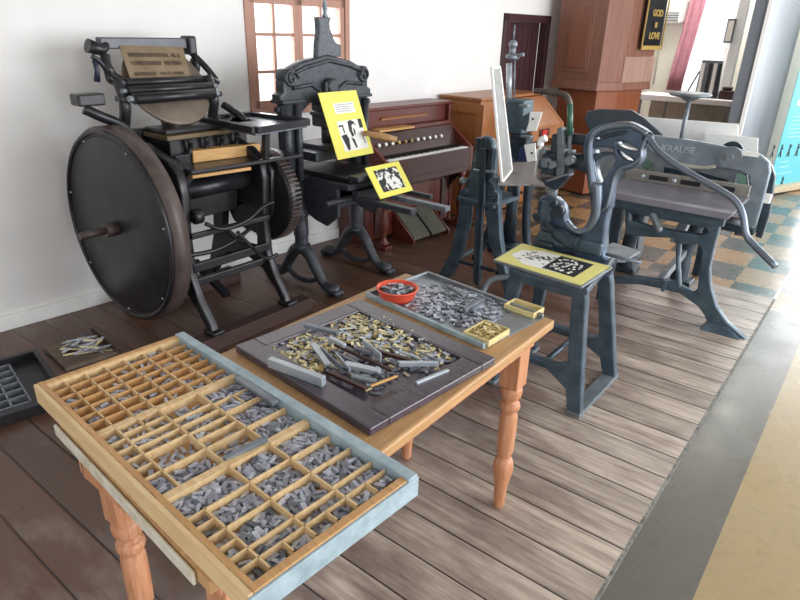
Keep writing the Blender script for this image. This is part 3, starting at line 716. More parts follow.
# big toothed gear with guard on the far side
gc = Vector((-2.83, 2.34, .69)); GR = .255
g = MB()
g.lathe((gc.x, 2.30, gc.z), [(0, 0), (GR - .02, 0), (GR, .01), (GR, .07), (GR - .02, .08), (0, .08)], 48, (0, 1, 0))
g.build('gear_wheel', 'iron', PL)
casting('gear_guard', [(-3.12, .98), (-3.16, .66), (-3.06, .50), (-2.92, .46), (-2.78, .50), (-2.70, .62), (-2.68, .86), (-2.72, .91), (-2.90, .94)], [], .03, .006, (0, 2.275, 0), (1, 0, 0), (0, 0, 1), 'iron', PL)
g = MB()
for k in range(64):
    a = 2 * PI * k / 64; c_, s_ = math.cos(a), math.sin(a); rr = GR + .006
    g.bar((gc.x + c_ * rr, 2.305, gc.z + s_ * rr), (gc.x + c_ * rr, 2.375, gc.z + s_ * rr), .010, .016, up=(c_, 0, s_))
g.build('gear_teeth', 'ironred', PL)
# side uprights carrying the ink table and rollers
xr_ = -3.06
r1 = (fx(125, 83, -3.12), fx(205, 80, -3.12)); r2 = (fx(127, 91, -3.06), fx(212, 87, -3.06)); r3 = (fx(134, 99, -3.0), fx(214, 96, -3.0))
for (a, b), rad in ((r1, .021), (r2, .023), (r3, .027)):
    b = Vector((a.x, b.y, a.z)); rl = MB().cyl(a, b, rad, 20).build('ink_roller', 'iron', PL)
    e_ = Vector((0, .03, 0)); MB().cyl(a - e_, a - e_ * .02, rad * .55, 12).build('roller_end', 'steel_dk', rl); MB().cyl(b + e_ * .02, b + e_, rad * .55, 12).build('roller_end', 'steel_dk', rl)
for y_, sgn in ((1.70, -1), (2.30, 1)):
    y_ = r1[0].y - .04 if sgn < 0 else r1[1].y + .02
    MB().tube(smooth3([(-3.10, y_, .92), (-3.12, y_, 1.08), (-3.08, y_, 1.22), (-3.12, y_, 1.34)]), [.034] * 7 + [.028] * 6 + [.024] * 6).build('roller_arm', 'iron', PL)
    MB().box((-3.14, y_ - .02, 1.235), (-3.02, y_ + .02, 1.265)).build('roller_hook', 'iron', PL, bevel=.01)
# ink disc, tilted
dc_ = fx(168, 84, -3.16); tn = Vector((math.sin(math.radians(55)), 0, math.cos(math.radians(55))))
ax_, ay_ = Vector((0, 1, 0)), tn.cross(Vector((0, 1, 0))) 
MB().lathe(dc_ - tn * .02, [(0, 0), (.235, 0), (.24, .006), (.24, .018), (.232, .022), (0, .022)], 48, tn).build('ink_disc', 'disk', PL)
MB().lathe(dc_ - tn * .10, [(.05, 0), (.05, .08)], 16, tn).build('disc_hub', 'iron', PL)
MB().bar(dc_ - tn * .09, (-3.20, dc_.y, 1.06), .06, .05).build('disc_bracket', 'iron', PL, bevel=.006)
# top bar with the tan sheet hanging from it
ta, tb = fx(98, 43, -3.26), fx(188, 50, -3.26); tb.z = ta.z
MB().bar(ta, tb, .05, .055).build('top_bar', plain('grey_bar_iron', '55555C', .4, .3), PL, bevel=.006)
MB().box((tb.x - .04, tb.y - .02, tb.z - .06), (tb.x + .05, tb.y + .03, tb.z + .04)).build('bar_end', 'iron', PL, bevel=.012)
MB().ball(Vector((tb.x + .02, tb.y + .02, tb.z - .12)), .04, 12, 8, (1, .6, 1.3)).build('bar_end', 'iron', PL)
e_ = fx(90, 50, -3.24)
MB().tube([e_ + Vector((0, -.01, .02)), e_ + Vector((0, .06, 0)), ta + Vector((0, .03, -.01))], [.035, .03, .03]).build('ratchet_cap', 'iron', PL)
MB().tube(smooth3([fx(92, 56, -3.2), fx(100, 62, -3.2), fx(106, 70, -3.2), fx(109, 80, -3.2), fx(116, 84, -3.16)]), .013).build('crank_handle', 'iron', PL)
MB().tube([fx(94, 60, -3.2), fx(97, 70, -3.2), fx(97, 82, -3.2)], [.012, .012, .016]).build('crank_grip', plain('dark_blue_grip', '23263F', .4), PL)
MB().tube(smooth3([fx(105, 55, -3.22), fx(107, 66, -3.2), fx(114, 75, -3.18), fx(122, 80, -3.16)]), [.024] * 10 + [.018] * 9).build('bar_arm', 'iron', PL)
MB().tube(smooth3([tb + Vector((.0, .02, -.05)), tb + Vector((.06, .06, -.12)), tb + Vector((.12, .09, -.2)), Vector((-3.12, r1[1].y + .02, 1.33))]), .018).build('bar_arm', 'iron', PL)
s = [fx(119, 45, -3.235), fx(183, 47, -3.235), fx(191, 78, -3.13), fx(131, 80, -3.13)]
sh = MB().hexa([s[3], s[2], s[2] + Vector((-.004, 0, -.002)), s[3] + Vector((-.004, 0, -.002)), s[0], s[1], s[1] + Vector((-.004, 0, -.002)), s[0] + Vector((-.004, 0, -.002))]).build('hanging_sheet', 'tan_sheet', PL)
sdy = (s[1] - s[0]).normalized(); sup = ((s[0] - s[3])).normalized(); sup = (sup - sup.dot(sdy) * sdy).normalized()
random.seed(3)
for k, f in enumerate((.28, .52, .84)):
    p = s[0].lerp(s[3], f) ; q_ = s[1].lerp(s[2], f); n_ = 22 if k < 2 else 18; gl = MB()
    for i in range(n_):
        if random.random() < .1: continue
        c_ = p.lerp(q_, .10 + .82 * i / n_) + sdy.cross(sup) * .003; h = (.013 if k < 2 else .010); wdt_ = .0035
        nn = sdy.cross(sup) * .001
        for dx in ((-.004, .004) if random.random() < .6 else (0,)): gl.bar(c_ + sdy * dx - sup * h * .9, c_ + sdy * dx + sup * h * .9, wdt_, .001, up=sdy.cross(sup))
        if random.random() < .6: gl.bar(c_ - sdy * .005 + sup * h * random.choice((-.8, 0, .8)), c_ + sdy * .005 + sup * h * random.choice((-.8, 0, .8)), .003, .001, up=sdy.cross(sup))
    gl.build('lettering', plain('faded_letter_ink_%d' % k, '5B4B42', .6), sh)
# ink fountain block on the left
p = fx(88, 98, -3.06)
MB().box((p.x - .06, p.y - .06, p.z - .035), (p.x + .03, p.y + .07, p.z + .02)).build('ink_fountain', 'iron', PL, bevel=.008)
MB().tube(smooth3([p + Vector((-.02, -.02, -.05)), p + Vector((0, .05, -.09)), p + Vector((0, .14, -.14)), (-3.08, 1.72, 1.02)]), .026).build('fountain_bracket', 'iron', PL)
# feed boards
lb = [fz(168, 159, .93), fz(222, 181, .93), fz(301, 156, .93), fz(262, 145, .93)]
lb = [Vector((-3.02, 1.84, .93)), Vector((-2.71, 1.77, .93)), Vector((-2.665, 2.49, .93)), Vector((-3.04, 2.50, .93))]
MB().hexa([p - Vector((0, 0, .022)) for p in lb] + lb).build('delivery_board', 'iron', PL, bevel=.008)
MB().bar((-2.76, 1.80, .892), (-2.72, 2.14, .892), .04, .016).build('board_edge_strip', 'lightwood', PL, label='worn wooden strip under the board')
MB().bar((-2.84, YL + .04, .80), (-2.80, 1.86, .91), .04).build('board_bracket', 'iron', PL, bevel=.005); MB().bar((-2.84, YR, .78), (-2.80, 2.24, .91), .04).build('board_bracket', 'iron', PL, bevel=.005)
ub = [Vector((-3.14, 2.16, 1.10)), Vector((-2.62, 2.12, 1.10)), Vector((-2.67, 2.54, 1.10)), Vector((-3.12, 2.50, 1.10))]
MB().hexa([p - Vector((0, 0, .025)) for p in ub] + ub).build('feed_board', 'steel_dk', PL, bevel=.004)
uc = sum(ub, Vector()) / 4; g = MB()
for i in range(4): g.bar(ub[i] + Vector((0, 0, .006)), ub[(i + 1) % 4] + Vector((0, 0, .006)), .045, .036)
g.build('feed_board_rim', 'iron', PL, bevel=.004)
MB().bar((-2.70, 2.24, .93), (-2.68, 2.24, 1.08), .035).build('feed_board_post', 'iron', PL, bevel=.006)
MB().bar((-3.04, 2.24, 1.09), (-3.12, 2.34, 1.09), .05, .03).build('feed_board_bracket', 'iron', PL, bevel=.005)
# block of wood on the delivery board
a, b = Vector((-2.90, 1.90, .9305)), Vector((-2.85, 2.31, .9305)); d_ = (b - a).normalized(); n_ = Vector((-d_.y, d_.x, 0))
wbk_ = thing('wood_block', 'long pale wooden block lying on the lower board of the platen press', 'wood block', (a + b) / 2)
MB().bar(a + Vector((0, 0, .032)), b + Vector((0, 0, .032)), .07, .062).build('block', 'lightwood', wbk_, bevel=.003)
# floor beams
tag(MB().bar(Vector((-2.585, 1.40, .042)), Vector((-2.585, 2.40, .042)), .09, .084).build('floor_beam', 'darkwood', bevel=.004), 'dark wooden beam on the floor under the front feet of the platen press', 'beam', 'beams under the platen press')
tag(MB().bar(Vector((-3.31, 1.64, .042)), Vector((-3.31, 2.42, .042)), .12, .084).build('floor_beam', 'darkwood', bevel=.004), 'dark wooden beam on the floor under the rear feet of the platen press near the wall', 'beam', 'beams under the platen press')

# ================================================================== IRON HAND PRESS
HP = thing('hand_press', 'dark cast iron hand press with scrolled arch, finial and lion paw feet', 'printing press', (-2.89, 2.93, 0))
HX = -2.92
def AY(y): return 2.935 + (y - 2.94) * 1.10
arch = [(2.60, .70), (2.60, 1.18), (2.57, 1.20), (2.57, 1.235), (2.60, 1.25), (2.60, 1.30), (2.63, 1.365), (2.74, 1.415), (2.94, 1.455), (3.13, 1.415), (3.24, 1.365), (3.28, 1.30), (3.28, 1.25), (3.31, 1.235), (3.31, 1.20), (3.28, 1.18), (3.28, .70)]
ah = [(2.72, .74), (2.72, 1.12), (2.80, 1.18), (2.94, 1.14), (3.08, 1.18), (3.16, 1.12), (3.16, .74)]
casting('staple_frame', [(AY(a), b) for a, b in arch], [[(AY(a), b) for a, b in ah]], .08, .012, (HX, 0, 0), (0, 1, 0), (0, 0, 1), 'iron_hp', HP)
# applied mouldings on the front
fx_ = HX + .04
MB().tube([(fx_ + .005, AY(y_), z_) for y_, z_ in [(2.62, 1.335), (2.76, 1.385), (2.94, 1.42), (3.12, 1.385), (3.26, 1.335)]], .012).build('arch_moulding', 'iron_hp', HP)
MB().tube([(fx_ + .005, AY(y_), z_) for y_, z_ in [(2.66, 1.27), (2.80, 1.285), (2.86, 1.25), (2.88, 1.18)]], .012).tube([(fx_ + .005, AY(y_), z_) for y_, z_ in [(3.22, 1.27), (3.08, 1.285), (3.02, 1.25), (3.0, 1.18)]], .012).build('inner_moulding', 'iron_hp', HP)
for y_, sg in ((AY(2.65), 1), (AY(3.235), -1)):
    MB().lathe((HX - .045, y_, 1.33), [(.042, 0), (.052, .01), (.052, .09), (.042, .10)], 24, (1, 0, 0)).build('volute', 'iron_hp', HP)
    sp = [(fx_ + .022, y_ + sg * (.046 - .0029 * k) * math.cos(k * .5), 1.325 + (.046 - .0029 * k) * math.sin(k * .5)) for k in range(15)]
    MB().tube(sp, .006, 6).build('volute_scroll', 'iron_hp', HP)
for y0_, y1_ in ((AY(2.59), AY(2.73)), (AY(3.15), AY(3.29))):
    MB().box((HX - .06, y0_ - .015, 1.185), (HX + .06, y1_ + .015, 1.205)).build('capital', 'iron_hp', HP, bevel=.006)
    MB().cyl((HX + .03, (y0_ + y1_) / 2 - .05, .72), (HX + .03, (y0_ + y1_) / 2 - .05, 1.18), .035).cyl((HX + .06, (y0_ + y1_) / 2 + .02, .72), (HX + .06, (y0_ + y1_) / 2 + .02, 1.18), .022).build('column', 'iron_hp', HP)
for y_ in (AY(2.59), AY(3.30)): MB().cyl((HX, y_ - .025, 1.15), (HX, y_ + .03, 1.15), .018).build('side_bolt', 'iron_hp', HP)
MB().lathe((HX - .05, 2.93, 1.27), [(.03, 0), (.05, .02), (.05, .13), (.035, .145)], 20, (1, 0, 0)).build('fulcrum_boss', 'iron_hp', HP)
MB().box((HX - .06, 2.87, 1.02), (HX + .08, 2.99, 1.30)).box((HX - .05, 2.84, 1.09), (HX + .09, 3.04, 1.12)).build('toggle', 'iron_hp', HP, bevel=.012)
MB().tube([(HX + .02, 2.94, 1.04), (HX + .02, 2.94, .92)], .045).box((HX - .13, 2.80, .89), (HX + .13, 3.08, .92)).build('pressing_column', 'iron_hp', HP)
MB().box((HX - .16, 2.72, .83), (HX + .13, 3.15, .89)).build('platen', 'iron_hp', HP, bevel=.01)
lettering('COLUMBIA', .036, (fx_ + .004, 2.78, 1.345), (0, 1, .12), (0, -.12, 1), 'iron_hp', HP, ext=.003) if False else None
# neck, tall crest with side step and finial
ey = 2.93
crp = [(319, 17), (331.5, 17.5), (330, 23), (330.5, 29), (333, 34), (334, 38), (337, 43), (341.5, 45), (341.8, 57), (318, 57), (318.5, 43), (320, 33), (319.5, 23)]
casting('crest', yz(crp, HX + .03), [], .05, .010, (HX + .005, 0, 0), (0, 1, 0), (0, 0, 1), plain('grey_leafy_iron', '6A6F76', .6, .1, scale=70, c2='4E5258', bmp=.9), HP, label='grey leafy iron crest')
fz0 = fx(325, 17, HX); ey = fz0.y + .01
MB().lathe((HX, ey - .01, fz0.z - .005), [(.016, 0), (.02, .01), (.010, .03), (.016, .05), (.016, .07), (.009, .09), (.014, .11), (.011, .14), (.005, .17), (.010, .19), (.006, .21), (.002, .22)], 14).build('finial', 'steel_dk', HP)
# bed and rails
MB().box((-3.25, 2.70, .70), (-2.50, 3.18, .735)).build('bed_table', 'iron_hp', HP, bevel=.006)
MB().box((-2.98, 2.74, .735), (-2.52, 3.14, .765)).build('carriage', 'iron', HP, bevel=.006)
MB().box((-2.52, 2.72, .76), (-2.44, 3.16, .79)).build('tympan_hinge', 'iron_hp', HP, bevel=.006)
e1, e2 = fy(448, 209, 3.02), fy(414, 212, 2.76); e3 = fy(430, 200, 3.10)
MB().bar((-2.5, 3.02, e1.z + .0), (e1.x, 3.02, e1.z), .05, .03).build('rail', 'steel_dk', HP, bevel=.004)
MB().bar((-2.5, 2.76, e2.z), (e2.x, 2.76, e2.z), .05, .035).build('rail', 'iron_hp', HP, bevel=.004)
MB().bar((-2.5, 3.12, e1.z + .02), (e3.x, 3.12, e1.z + .02), .03, .03).build('rail', 'iron_hp', HP, bevel=.004)
MB().bar((-2.5, 2.76, .66), (-2.5, 3.12, .66), .06, .07).build('rail_tie', 'iron_hp', HP, bevel=.004)
ap = [(-3.20, .70), (-3.20, .52), (-3.10, .44), (-3.0, .46), (-2.9, .50), (-2.8, .46), (-2.7, .44), (-2.60, .52), (-2.60, .70)]
for y_ in (2.72, 3.16): casting('apron', ap, [], .03, .006, (0, y_, 0), (1, 0, 0), (0, 0, 1), 'iron_hp', HP, smooth=0)
MB().box((-3.15, 2.74, .54), (-2.66, 3.14, .60)).build('winding_drum', 'iron_hp', HP, bevel=.02)
MB().cyl((-2.60, 2.60, .62), (-2.60, 3.2, .62), .02).build('rounce_shaft', 'iron_hp', HP)
# legs: each end a post that forks into two paw-footed legs with a low curved brace
for y_ in (2.66, 3.20):
    MB().tube(smooth3([(-2.98, y_, .70), (-2.96, y_, .60), (-2.90, y_, .48), (-2.89, y_, .36), (-2.89, y_, .27)]), [.085] * 7 + [.065] * 6 + [.05] * 6 + [.045] * 6, 14).build('post', 'iron_hp', HP)
    MB().lathe((-2.89, y_, .255), [(.05, 0), (.06, .01), (.06, .03), (.05, .04)], 18).build('post_collar', 'iron_hp', HP)
    for sg in (-1, 1):
        pts = smooth3([(-2.89, y_, .27), (-2.89 + sg * .07, y_, .23), (-2.89 + sg * .14, y_, .13), (-2.89 + sg * .20, y_, .055), (-2.89 + sg * .27, y_, .035)])
        lg = MB().tube(pts, [.045 - .014 * min(i / 18, 1) for i in range(len(pts))], 12).build('leg', 'iron_hp', HP)
        pw_ = MB().ball((-2.89 + sg * .275, y_, .042), .052, 12, 8, (1.15, .95, .8))
        for k in (-1, 0, 1): pw_.ball((-2.89 + sg * .325, y_ + k * .024, .026), .025, 8, 6, (1.1, .75, 1))
        pw_.build('paw_foot', 'iron_hp', lg)
    MB().tube([(-2.89 + .15 * math.cos(t * PI / 10), y_, .12 - .085 * math.sin(t * PI / 10)) for t in range(11)], .018).build('curved_brace', 'iron_hp', HP)
# bar handle
a, b = fx(366, 133, -2.66), fx(397, 140, -2.5)
MB().tube([(-2.92, 3.20, 1.0), fx(364, 134, -2.72), a, a.lerp(b, .6), b], [.02, .02, .016, .024, .018]).build('bar_handle', 'pine', HP, label='brown wooden bar handle')

# yellow cards on the press
def card(name, label, q, th, group=None):
    q[2] = q[1] + q[3] - q[0]
    """q: top left, top right, bottom right, bottom left"""
    t = thing(name, label, 'sign', ((q[2] + q[3]) / 2).to_tuple())
    n = (q[1] - q[0]).cross(q[3] - q[0]).normalized()
    if n.dot(cam_pos - q[0]) < 0: n = -n
    MB().hexa([q[3] - n * th, q[2] - n * th, q[2], q[3], q[0] - n * th, q[1] - n * th, q[1], q[0]]).build('card', 'yellow', t)
    return t, n
def on(q, n, u, v, off=.0015): return q[0].lerp(q[1], u).lerp(q[3].lerp(q[2], u), v) + n * off
def patch(q, n, pts, name, mat, t, off=.0012):
    return MB().prism([on(q, n, u, v, .0002) for u, v in pts], n * off).build(name, mat, t)
def rect(u0, v0, u1, v1): return [(u0, v0), (u1, v0), (u1, v1), (u0, v1)]
q1 = [fx(318, 93, -2.79), fx(356, 90, -2.79), fx(370, 153, -2.66), fx(338, 160, -2.66)]
c1, n1 = card('yellow_sign', 'tall yellow card with white caption and portrait print leaning on the hand press', q1, .004)
cap = patch(q1, n1, rect(.28, .17, .82, .33), 'caption_panel', 'paper', c1)
for k in range(4): patch(q1, n1, rect(.32, .195 + k * .033, .78 - .06 * (k % 2), .203 + k * .033), 'caption_line', 'steel_dk', cap, .0022)
pr = patch(q1, n1, rect(.24, .44, .90, .90), 'print', 'paper', c1, .0016)
BK = [[(.26, .66), (.40, .64), (.44, .72), (.40, .88), (.34, .89), (.30, .78)], [(.52, .46), (.60, .44), (.68, .47), (.72, .54), (.66, .50), (.60, .52), (.58, .60), (.60, .68), (.54, .70), (.50, .60)],
      [(.80, .44), (.90, .44), (.90, .58), (.80, .58)], [(.50, .70), (.58, .74), (.60, .86), (.56, .88)], [(.26, .50), (.38, .50), (.38, .52), (.26, .53)], [(.34, .52), (.37, .52), (.38, .62), (.35, .63)], [(.62, .56), (.66, .60), (.64, .68), (.61, .66)], [(.82, .70), (.86, .82), (.84, .83), (.80, .72)]]
for s_ in BK: patch(q1, n1, s_, 'print_shape', 'ink', pr, .0022)
q2 = [fx(365, 168, -2.44), fx(398.5, 161, -2.44), fx(411, 192, -2.30), fx(380.5, 199, -2.31)]
c2, n2 = card('yellow_sign', 'smaller yellow card with a mostly dark print leaning on the press rails', q2, .004)
pr = patch(q2, n2, rect(.17, .14, .84, .84), 'print', 'print_dk', c2, .0016)
WK = [[(.42, .26), (.48, .22), (.54, .28), (.52, .38), (.58, .44), (.70, .46), (.74, .60), (.78, .76), (.60, .82), (.44, .80), (.40, .62), (.38, .44)], [(.70, .18), (.78, .17), (.78, .28), (.72, .28)], [(.20, .24), (.30, .22), (.32, .30), (.24, .34)]]
for s_ in WK: patch(q2, n2, s_, 'print_shape', 'print_lt', pr, .0022)

# ================================================================== dark compartment tray and scrap board on the floor, far left
tr = thing('compartment_tray', 'dark flat tray of small square compartments on the floor by the left wall', 'tray', (-2.93, .82, 0), math.radians(-10))
MB().box((-.26, -.32, 0), (.28, .18, .012)).build('tray_base', 'iron', tr, local=True)
g = MB()
for x_ in (-.27, .27): g.box((x_ - .012, -.33, 0), (x_ + .012, .19, .055))
for y_ in (-.33, .18): g.box((-.27, y_ - .012, 0), (.27, y_ + .012, .055))
g.build('tray_side', 'iron', tr, local=True, bevel=.004)
g = MB()
for k in range(7): g.box((-.20 + k * .070, -.32, .012), (-.192 + k * .070, .05, .05))
for k in range(6): g.box((-.20, -.32 + k * .073, .012), (.228, -.313 + k * .073, .05))
g.build('compartment_grid', 'steel_dk', tr, local=True)
sb = thing('scrap_board', 'brown dusty board on the floor holding grey metal strips, beside the compartment tray', 'board', (-3.07, 1.215, 0), math.radians(-6))
MB().box((-.16, -.12, 0), (.16, .14, .02)).build('board', 'dust', sb, local=True, bevel=.003)
MB().box((-.16, .13, .02), (.16, .14, .045)).build('back_strip', 'darkwood', sb, local=True)
random.seed(11)
sproto = [MB().box((-l / 2, -.007, 0), (l / 2, .007, .004)).build('metal_strip', 'bone' if i % 2 else 'lead') for i, l in enumerate((.07, .10, .14))]
for k in range(34):
    pr_ = sproto[k % 3]; o = pr_ if k < 3 else pr_.copy()
    if k >= 3: COL.objects.link(o)
    o.location = (-3.07 + random.uniform(-.08, .11), 1.23 + random.uniform(-.08, .07), .0215 + .0045 * (k // 5)); o.rotation_euler = (0, random.uniform(-.03, .03), random.gauss(1.0, .6))
    tag(o, 'pale or grey strip in the loose heap on the dusty board on the floor', 'metal strip', 'metal strips on the floor board')
# ================================================================== STITCHING MACHINE (blue grey, four splayed legs)
ST = thing('stitching_machine', 'blue grey iron stitching machine on four flared legs holding an upright framed panel', 'machine', (-1.9, 3.6, 0))
Y1 = 3.42
conv = lambda pts, x0, y0, s: [(x0 + a / s, y0 + b / s) for a, b in pts]
legp = conv([(150, 118), (325, 118), (328, 200), (333, 300), (350, 430), (385, 560), (392, 590), (362, 600), (330, 500), (280, 330), (262, 200), (255, 165), (245, 160), (240, 300), (232, 520), (204, 520), (212, 300), (216, 160), (195, 165), (186, 250), (150, 400), (100, 490), (60, 500), (45, 480), (100, 380), (135, 230)], 430, 170, 4.615)
casting('leg_frame', xz(legp, Y1), [], .05, .010, (0, Y1, 0), (1, 0, 0), (0, 0, 1), 'blue', ST)
up_ = conv([(165, 462), (168, 440), (190, 425), (205, 380), (222, 300), (238, 245), (250, 232), (265, 222), (285, 230), (298, 245), (303, 300), (305, 420), (312, 430), (322, 462)], 420, 80, 4)
sl = conv([(252, 262), (262, 250), (270, 270), (262, 285), (250, 285)], 420, 80, 4)
casting('head_frame', xz(up_, Y1), [], .06, .010, (0, Y1, 0), (1, 0, 0), (0, 0, 1), 'blue', ST)
a, b, c_ = fy(476, 195, Y1), fy(500, 198, Y1), fy(462, 196, Y1)
MB().box((c_.x - .005, Y1 - .05, c_.z - .03), (b.x - .01, Y1 + .30, c_.z + .01)).build('top_table', 'blue', ST, bevel=.008)
MB().bar(fy(484, 148, Y1 - .06), fy(482, 205, Y1 - .06), .045, .03, up=(0, 1, 0)).bar(fy(482, 200, Y1 - .055), fy(477, 285, Y1 - .055), .03, .02, up=(0, 1, 0)).build('treadle_rod', 'blue_dk', ST, bevel=.006)
for px_, py_, r_ in ((463, 181, .026), (492, 181, .02)):
    p = fy(px_, py_, Y1 - .05); MB().ball(p, r_).cyl(p, p + Vector((.02, .07, 0)), r_ * .5).build('knob', 'greyiron', ST)
for px_ in (480, 487): p = fy(px_, 142, Y1); MB().box((p.x - .012, p.y - .04, p.z - .05), (p.x + .012, p.y + .05, p.z + .03)).build('head_lug', 'blue_dk', ST, bevel=.006)
for px_, py_ in ((468, 190), (495, 191), (476, 160), (492, 158), (466, 200), (497, 203)):
    p = fy(px_, py_, Y1 - .035); MB().cyl(p, p + Vector((0, -.012, 0)), .010, 10).build('bolt', 'greyiron', ST)
for a0, b0, a1, b1 in ((478, 150, 481, 172), (489, 148, 492, 176)):
    p, p2 = fy(a0, b0, Y1 - .05), fy(a1, b1, Y1 - .05); MB().box((p.x, Y1 - .065, p2.z), (p2.x, Y1 - .02, p.z)).build('guide_bar', 'blue_dk', ST, bevel=.004)
MB().cyl(fy(474, 170, Y1 - .06), fy(495, 172, Y1 - .06), .010).build('cross_pin', 'steel_dk', ST)
# rear legs and ties
Y2 = 3.86
MB().tube(smooth3([(b.x - .03, Y2, .72), (b.x - .02, Y2, .45), (b.x + .02, Y2, .2), (b.x + .10, Y2, 0.012)]), .032, 8).build('rear_leg', 'blue_dk', ST)
MB().tube(smooth3([(c_.x + .05, Y2, .64), (c_.x + .02, Y2, .40), (c_.x - .04, Y2, .2), (c_.x - .12, Y2, 0.012)]), .032, 8).build('rear_leg', 'blue_dk', ST)
MB().bar((c_.x - .04, Y1, .14), (c_.x - .07, Y2, .14), .03).bar((b.x + .03, Y1, .14), (b.x + .06, Y2, .14), .03).bar((c_.x - .07, Y2, .16), (b.x + .06, Y2, .16), .03).build('leg_tie', 'blue_dk', ST, bevel=.005)
MB().bar((c_.x - .02, Y1 + .0, .15), (b.x + .01, Y1, .15), .025).build('leg_tie', 'blue_dk', ST, bevel=.005)
MB().tube(smooth3([(-1.86, 3.30, .02), (-1.84, 3.34, .10), (-1.76, 3.38, .14), (-1.70, 3.42, .15)]), .02).build('treadle', 'greyiron', ST)
# upright panel with white edges
pq = [fy(491.5, 68, 3.20), fy(499.5, 67, 3.36), fy(511.5, 170, 3.36), fy(502, 182, 3.20)]
n_ = (pq[1] - pq[0]).cross(pq[3] - pq[0]).normalized()
def pbar(mb, a, b, w_, t_): mb.bar(a, b, w_, t_, up=n_)
MB().hexa([pq[3] - n_ * .003, pq[2] - n_ * .003, pq[2] + n_ * .003, pq[3] + n_ * .003, pq[0] - n_ * .003, pq[1] - n_ * .003, pq[1] + n_ * .003, pq[0] + n_ * .003]).build('upright_panel', plain('pale_green_grey_panel', '8B8C88', .5), ST)
g = MB()
for i in range(4): pbar(g, pq[i], pq[(i + 1) % 4], .016 if i in (1, 3) else .014, .014)
g.build('panel_frame', 'white', ST, bevel=.002)
# feed plate
zt3 = .80
pl_ = [fz(498, 184, zt3), fz(500, 176, zt3), fz(514, 162, zt3), fz(536, 162, zt3), fz(534, 176, zt3), fz(548, 186, zt3), fz(530, 184, zt3)]
MB().prism(pl_, (0, 0, -.012)).build('feed_plate', plain('brown_grey_plate', '857E7C', .4, .3), ST, bevel=.002)
pc = sum(pl_, Vector()) / 7
MB().bar((pc.x - .14, pc.y - .12, .775), (pc.x - .02, pc.y - .10, .775), .09, .03).build('plate_bracket', 'blue', ST, bevel=.01)
MB().bar((pc.x - .06, pc.y, .79), (b.x - .02, Y2 - .2, .62), .04).build('plate_bracket', 'blue_dk', ST, bevel=.006)

# ================================================================== SMALLER MACHINE WITH POLE BEHIND IT
PM = thing('pole_machine', 'small blue grey machine with tall thin pole and white plates behind the stitching machine', 'machine', (-2.2, 4.2, 0))
Y3 = 4.2
def bx2(px0, py0, px1, py1, y, dy, name, mat, t, bv=.006):
    a, b = fy(px0, py0, y), fy(px1, py1, y)
    return MB().box((a.x, y, a.z), (b.x, y + dy, b.z)).build(name, mat, t, bevel=bv)
bx2(507, 99, 521, 135, Y3, .16, 'gear_housing', 'blue', PM, .012)
bx2(510, 134, 524, 160, Y3 + .02, .12, 'lower_housing', 'blue_dk', PM, .01)
a = fy(517, 158, Y3 + .08); MB().tube([(a.x, a.y, a.z + .05), (a.x, a.y, .3), (a.x, a.y, .06)], [.06, .045, .06], 14).lathe((a.x, a.y, 0), [(.17, 0), (.17, .03), (.07, .07)], 20).build('pedestal', 'blue_dk', PM)
a, b = fy(509, 103, Y3 + .06), fy(509, 63, Y3 + .06); MB().cyl(a, b, .022).build('pole', 'steel', PM)
a, b = fy(514, 100, Y3 + .06), fy(515, 50, Y3 + .06); MB().cyl(a, b, .006).build('wire_rod', 'steel_dk', PM)
a = fy(512, 60, Y3 + .04); MB().lathe(a, [(.03, 0), (.05, .01), (.05, .03), (.03, .04)], 16).bar(a + Vector((0, 0, .02)), a + Vector((.09, 0, .04)), .025).build('pole_clamp', 'steel_dk', PM, bevel=.004)
a = fy(512, 56, Y3 + .06); b = fy(513, 46, Y3 + .06); MB().tube([a, a.lerp(b, .6), b], [.028, .024, .02]).ball(b + Vector((0, 0, .01)), .032).build('pole_head', 'steel_dk', PM)
MB().cyl(b + Vector((0, 0, .03)), b + Vector((0, 0, .14)), .006).build('pole_tip', 'steel_dk', PM)
def pxprism(pts, y, dy, name, mat, t, bv=.003): return MB().prism([fy(a, b, y) for a, b in pts], (0, dy, 0)).build(name, mat, t, bevel=bv)
g = [(530, 112), (542, 112), (536, 131), (526, 131), (529, 122)]
o = pxprism(g, Y3 - .08, .012, 'white_plate', 'white', PM, .002)
p = fy(533, 119, Y3 - .085); MB().cyl(p, p + Vector((0, -.006, 0)), .008, 10).build('bolt', 'blue_dk', o)
o = pxprism([(524, 145), (535, 143), (536, 161), (527, 162)], Y3 - .08, .012, 'white_plate', 'white', PM, .002)
p = fy(532, 153, Y3 - .085); MB().cyl(p, p + Vector((0, -.006, 0)), .008, 10).build('bolt', 'blue_dk', o)
pxprism([(519, 118), (530, 112), (528, 124), (526, 131), (518, 128)], Y3 - .06, .05, 'wedge_arm', 'blue', PM)
pxprism([(519, 150), (525, 145), (529, 158), (527, 162), (518, 162)], Y3 - .06, .05, 'wedge_arm', plain('deep_blue_paint', '2B3A66', .4), PM)
MB().tube(smooth3([fy(536, 152, Y3 - .02), fy(540, 148, Y3 - .02), (fy(541, 141, Y3 - .02)), fy(546, 138, Y3 - .02)]), [.012] * 8 + [.025] * 11).build('curved_lever', 'white', PM)
bx2(519, 104, 527, 108, Y3 - .03, .05, 'spindle', 'greyiron', PM)
bx2(520, 135, 530, 139, Y3 - .03, .05, 'spindle', 'greyiron', PM)

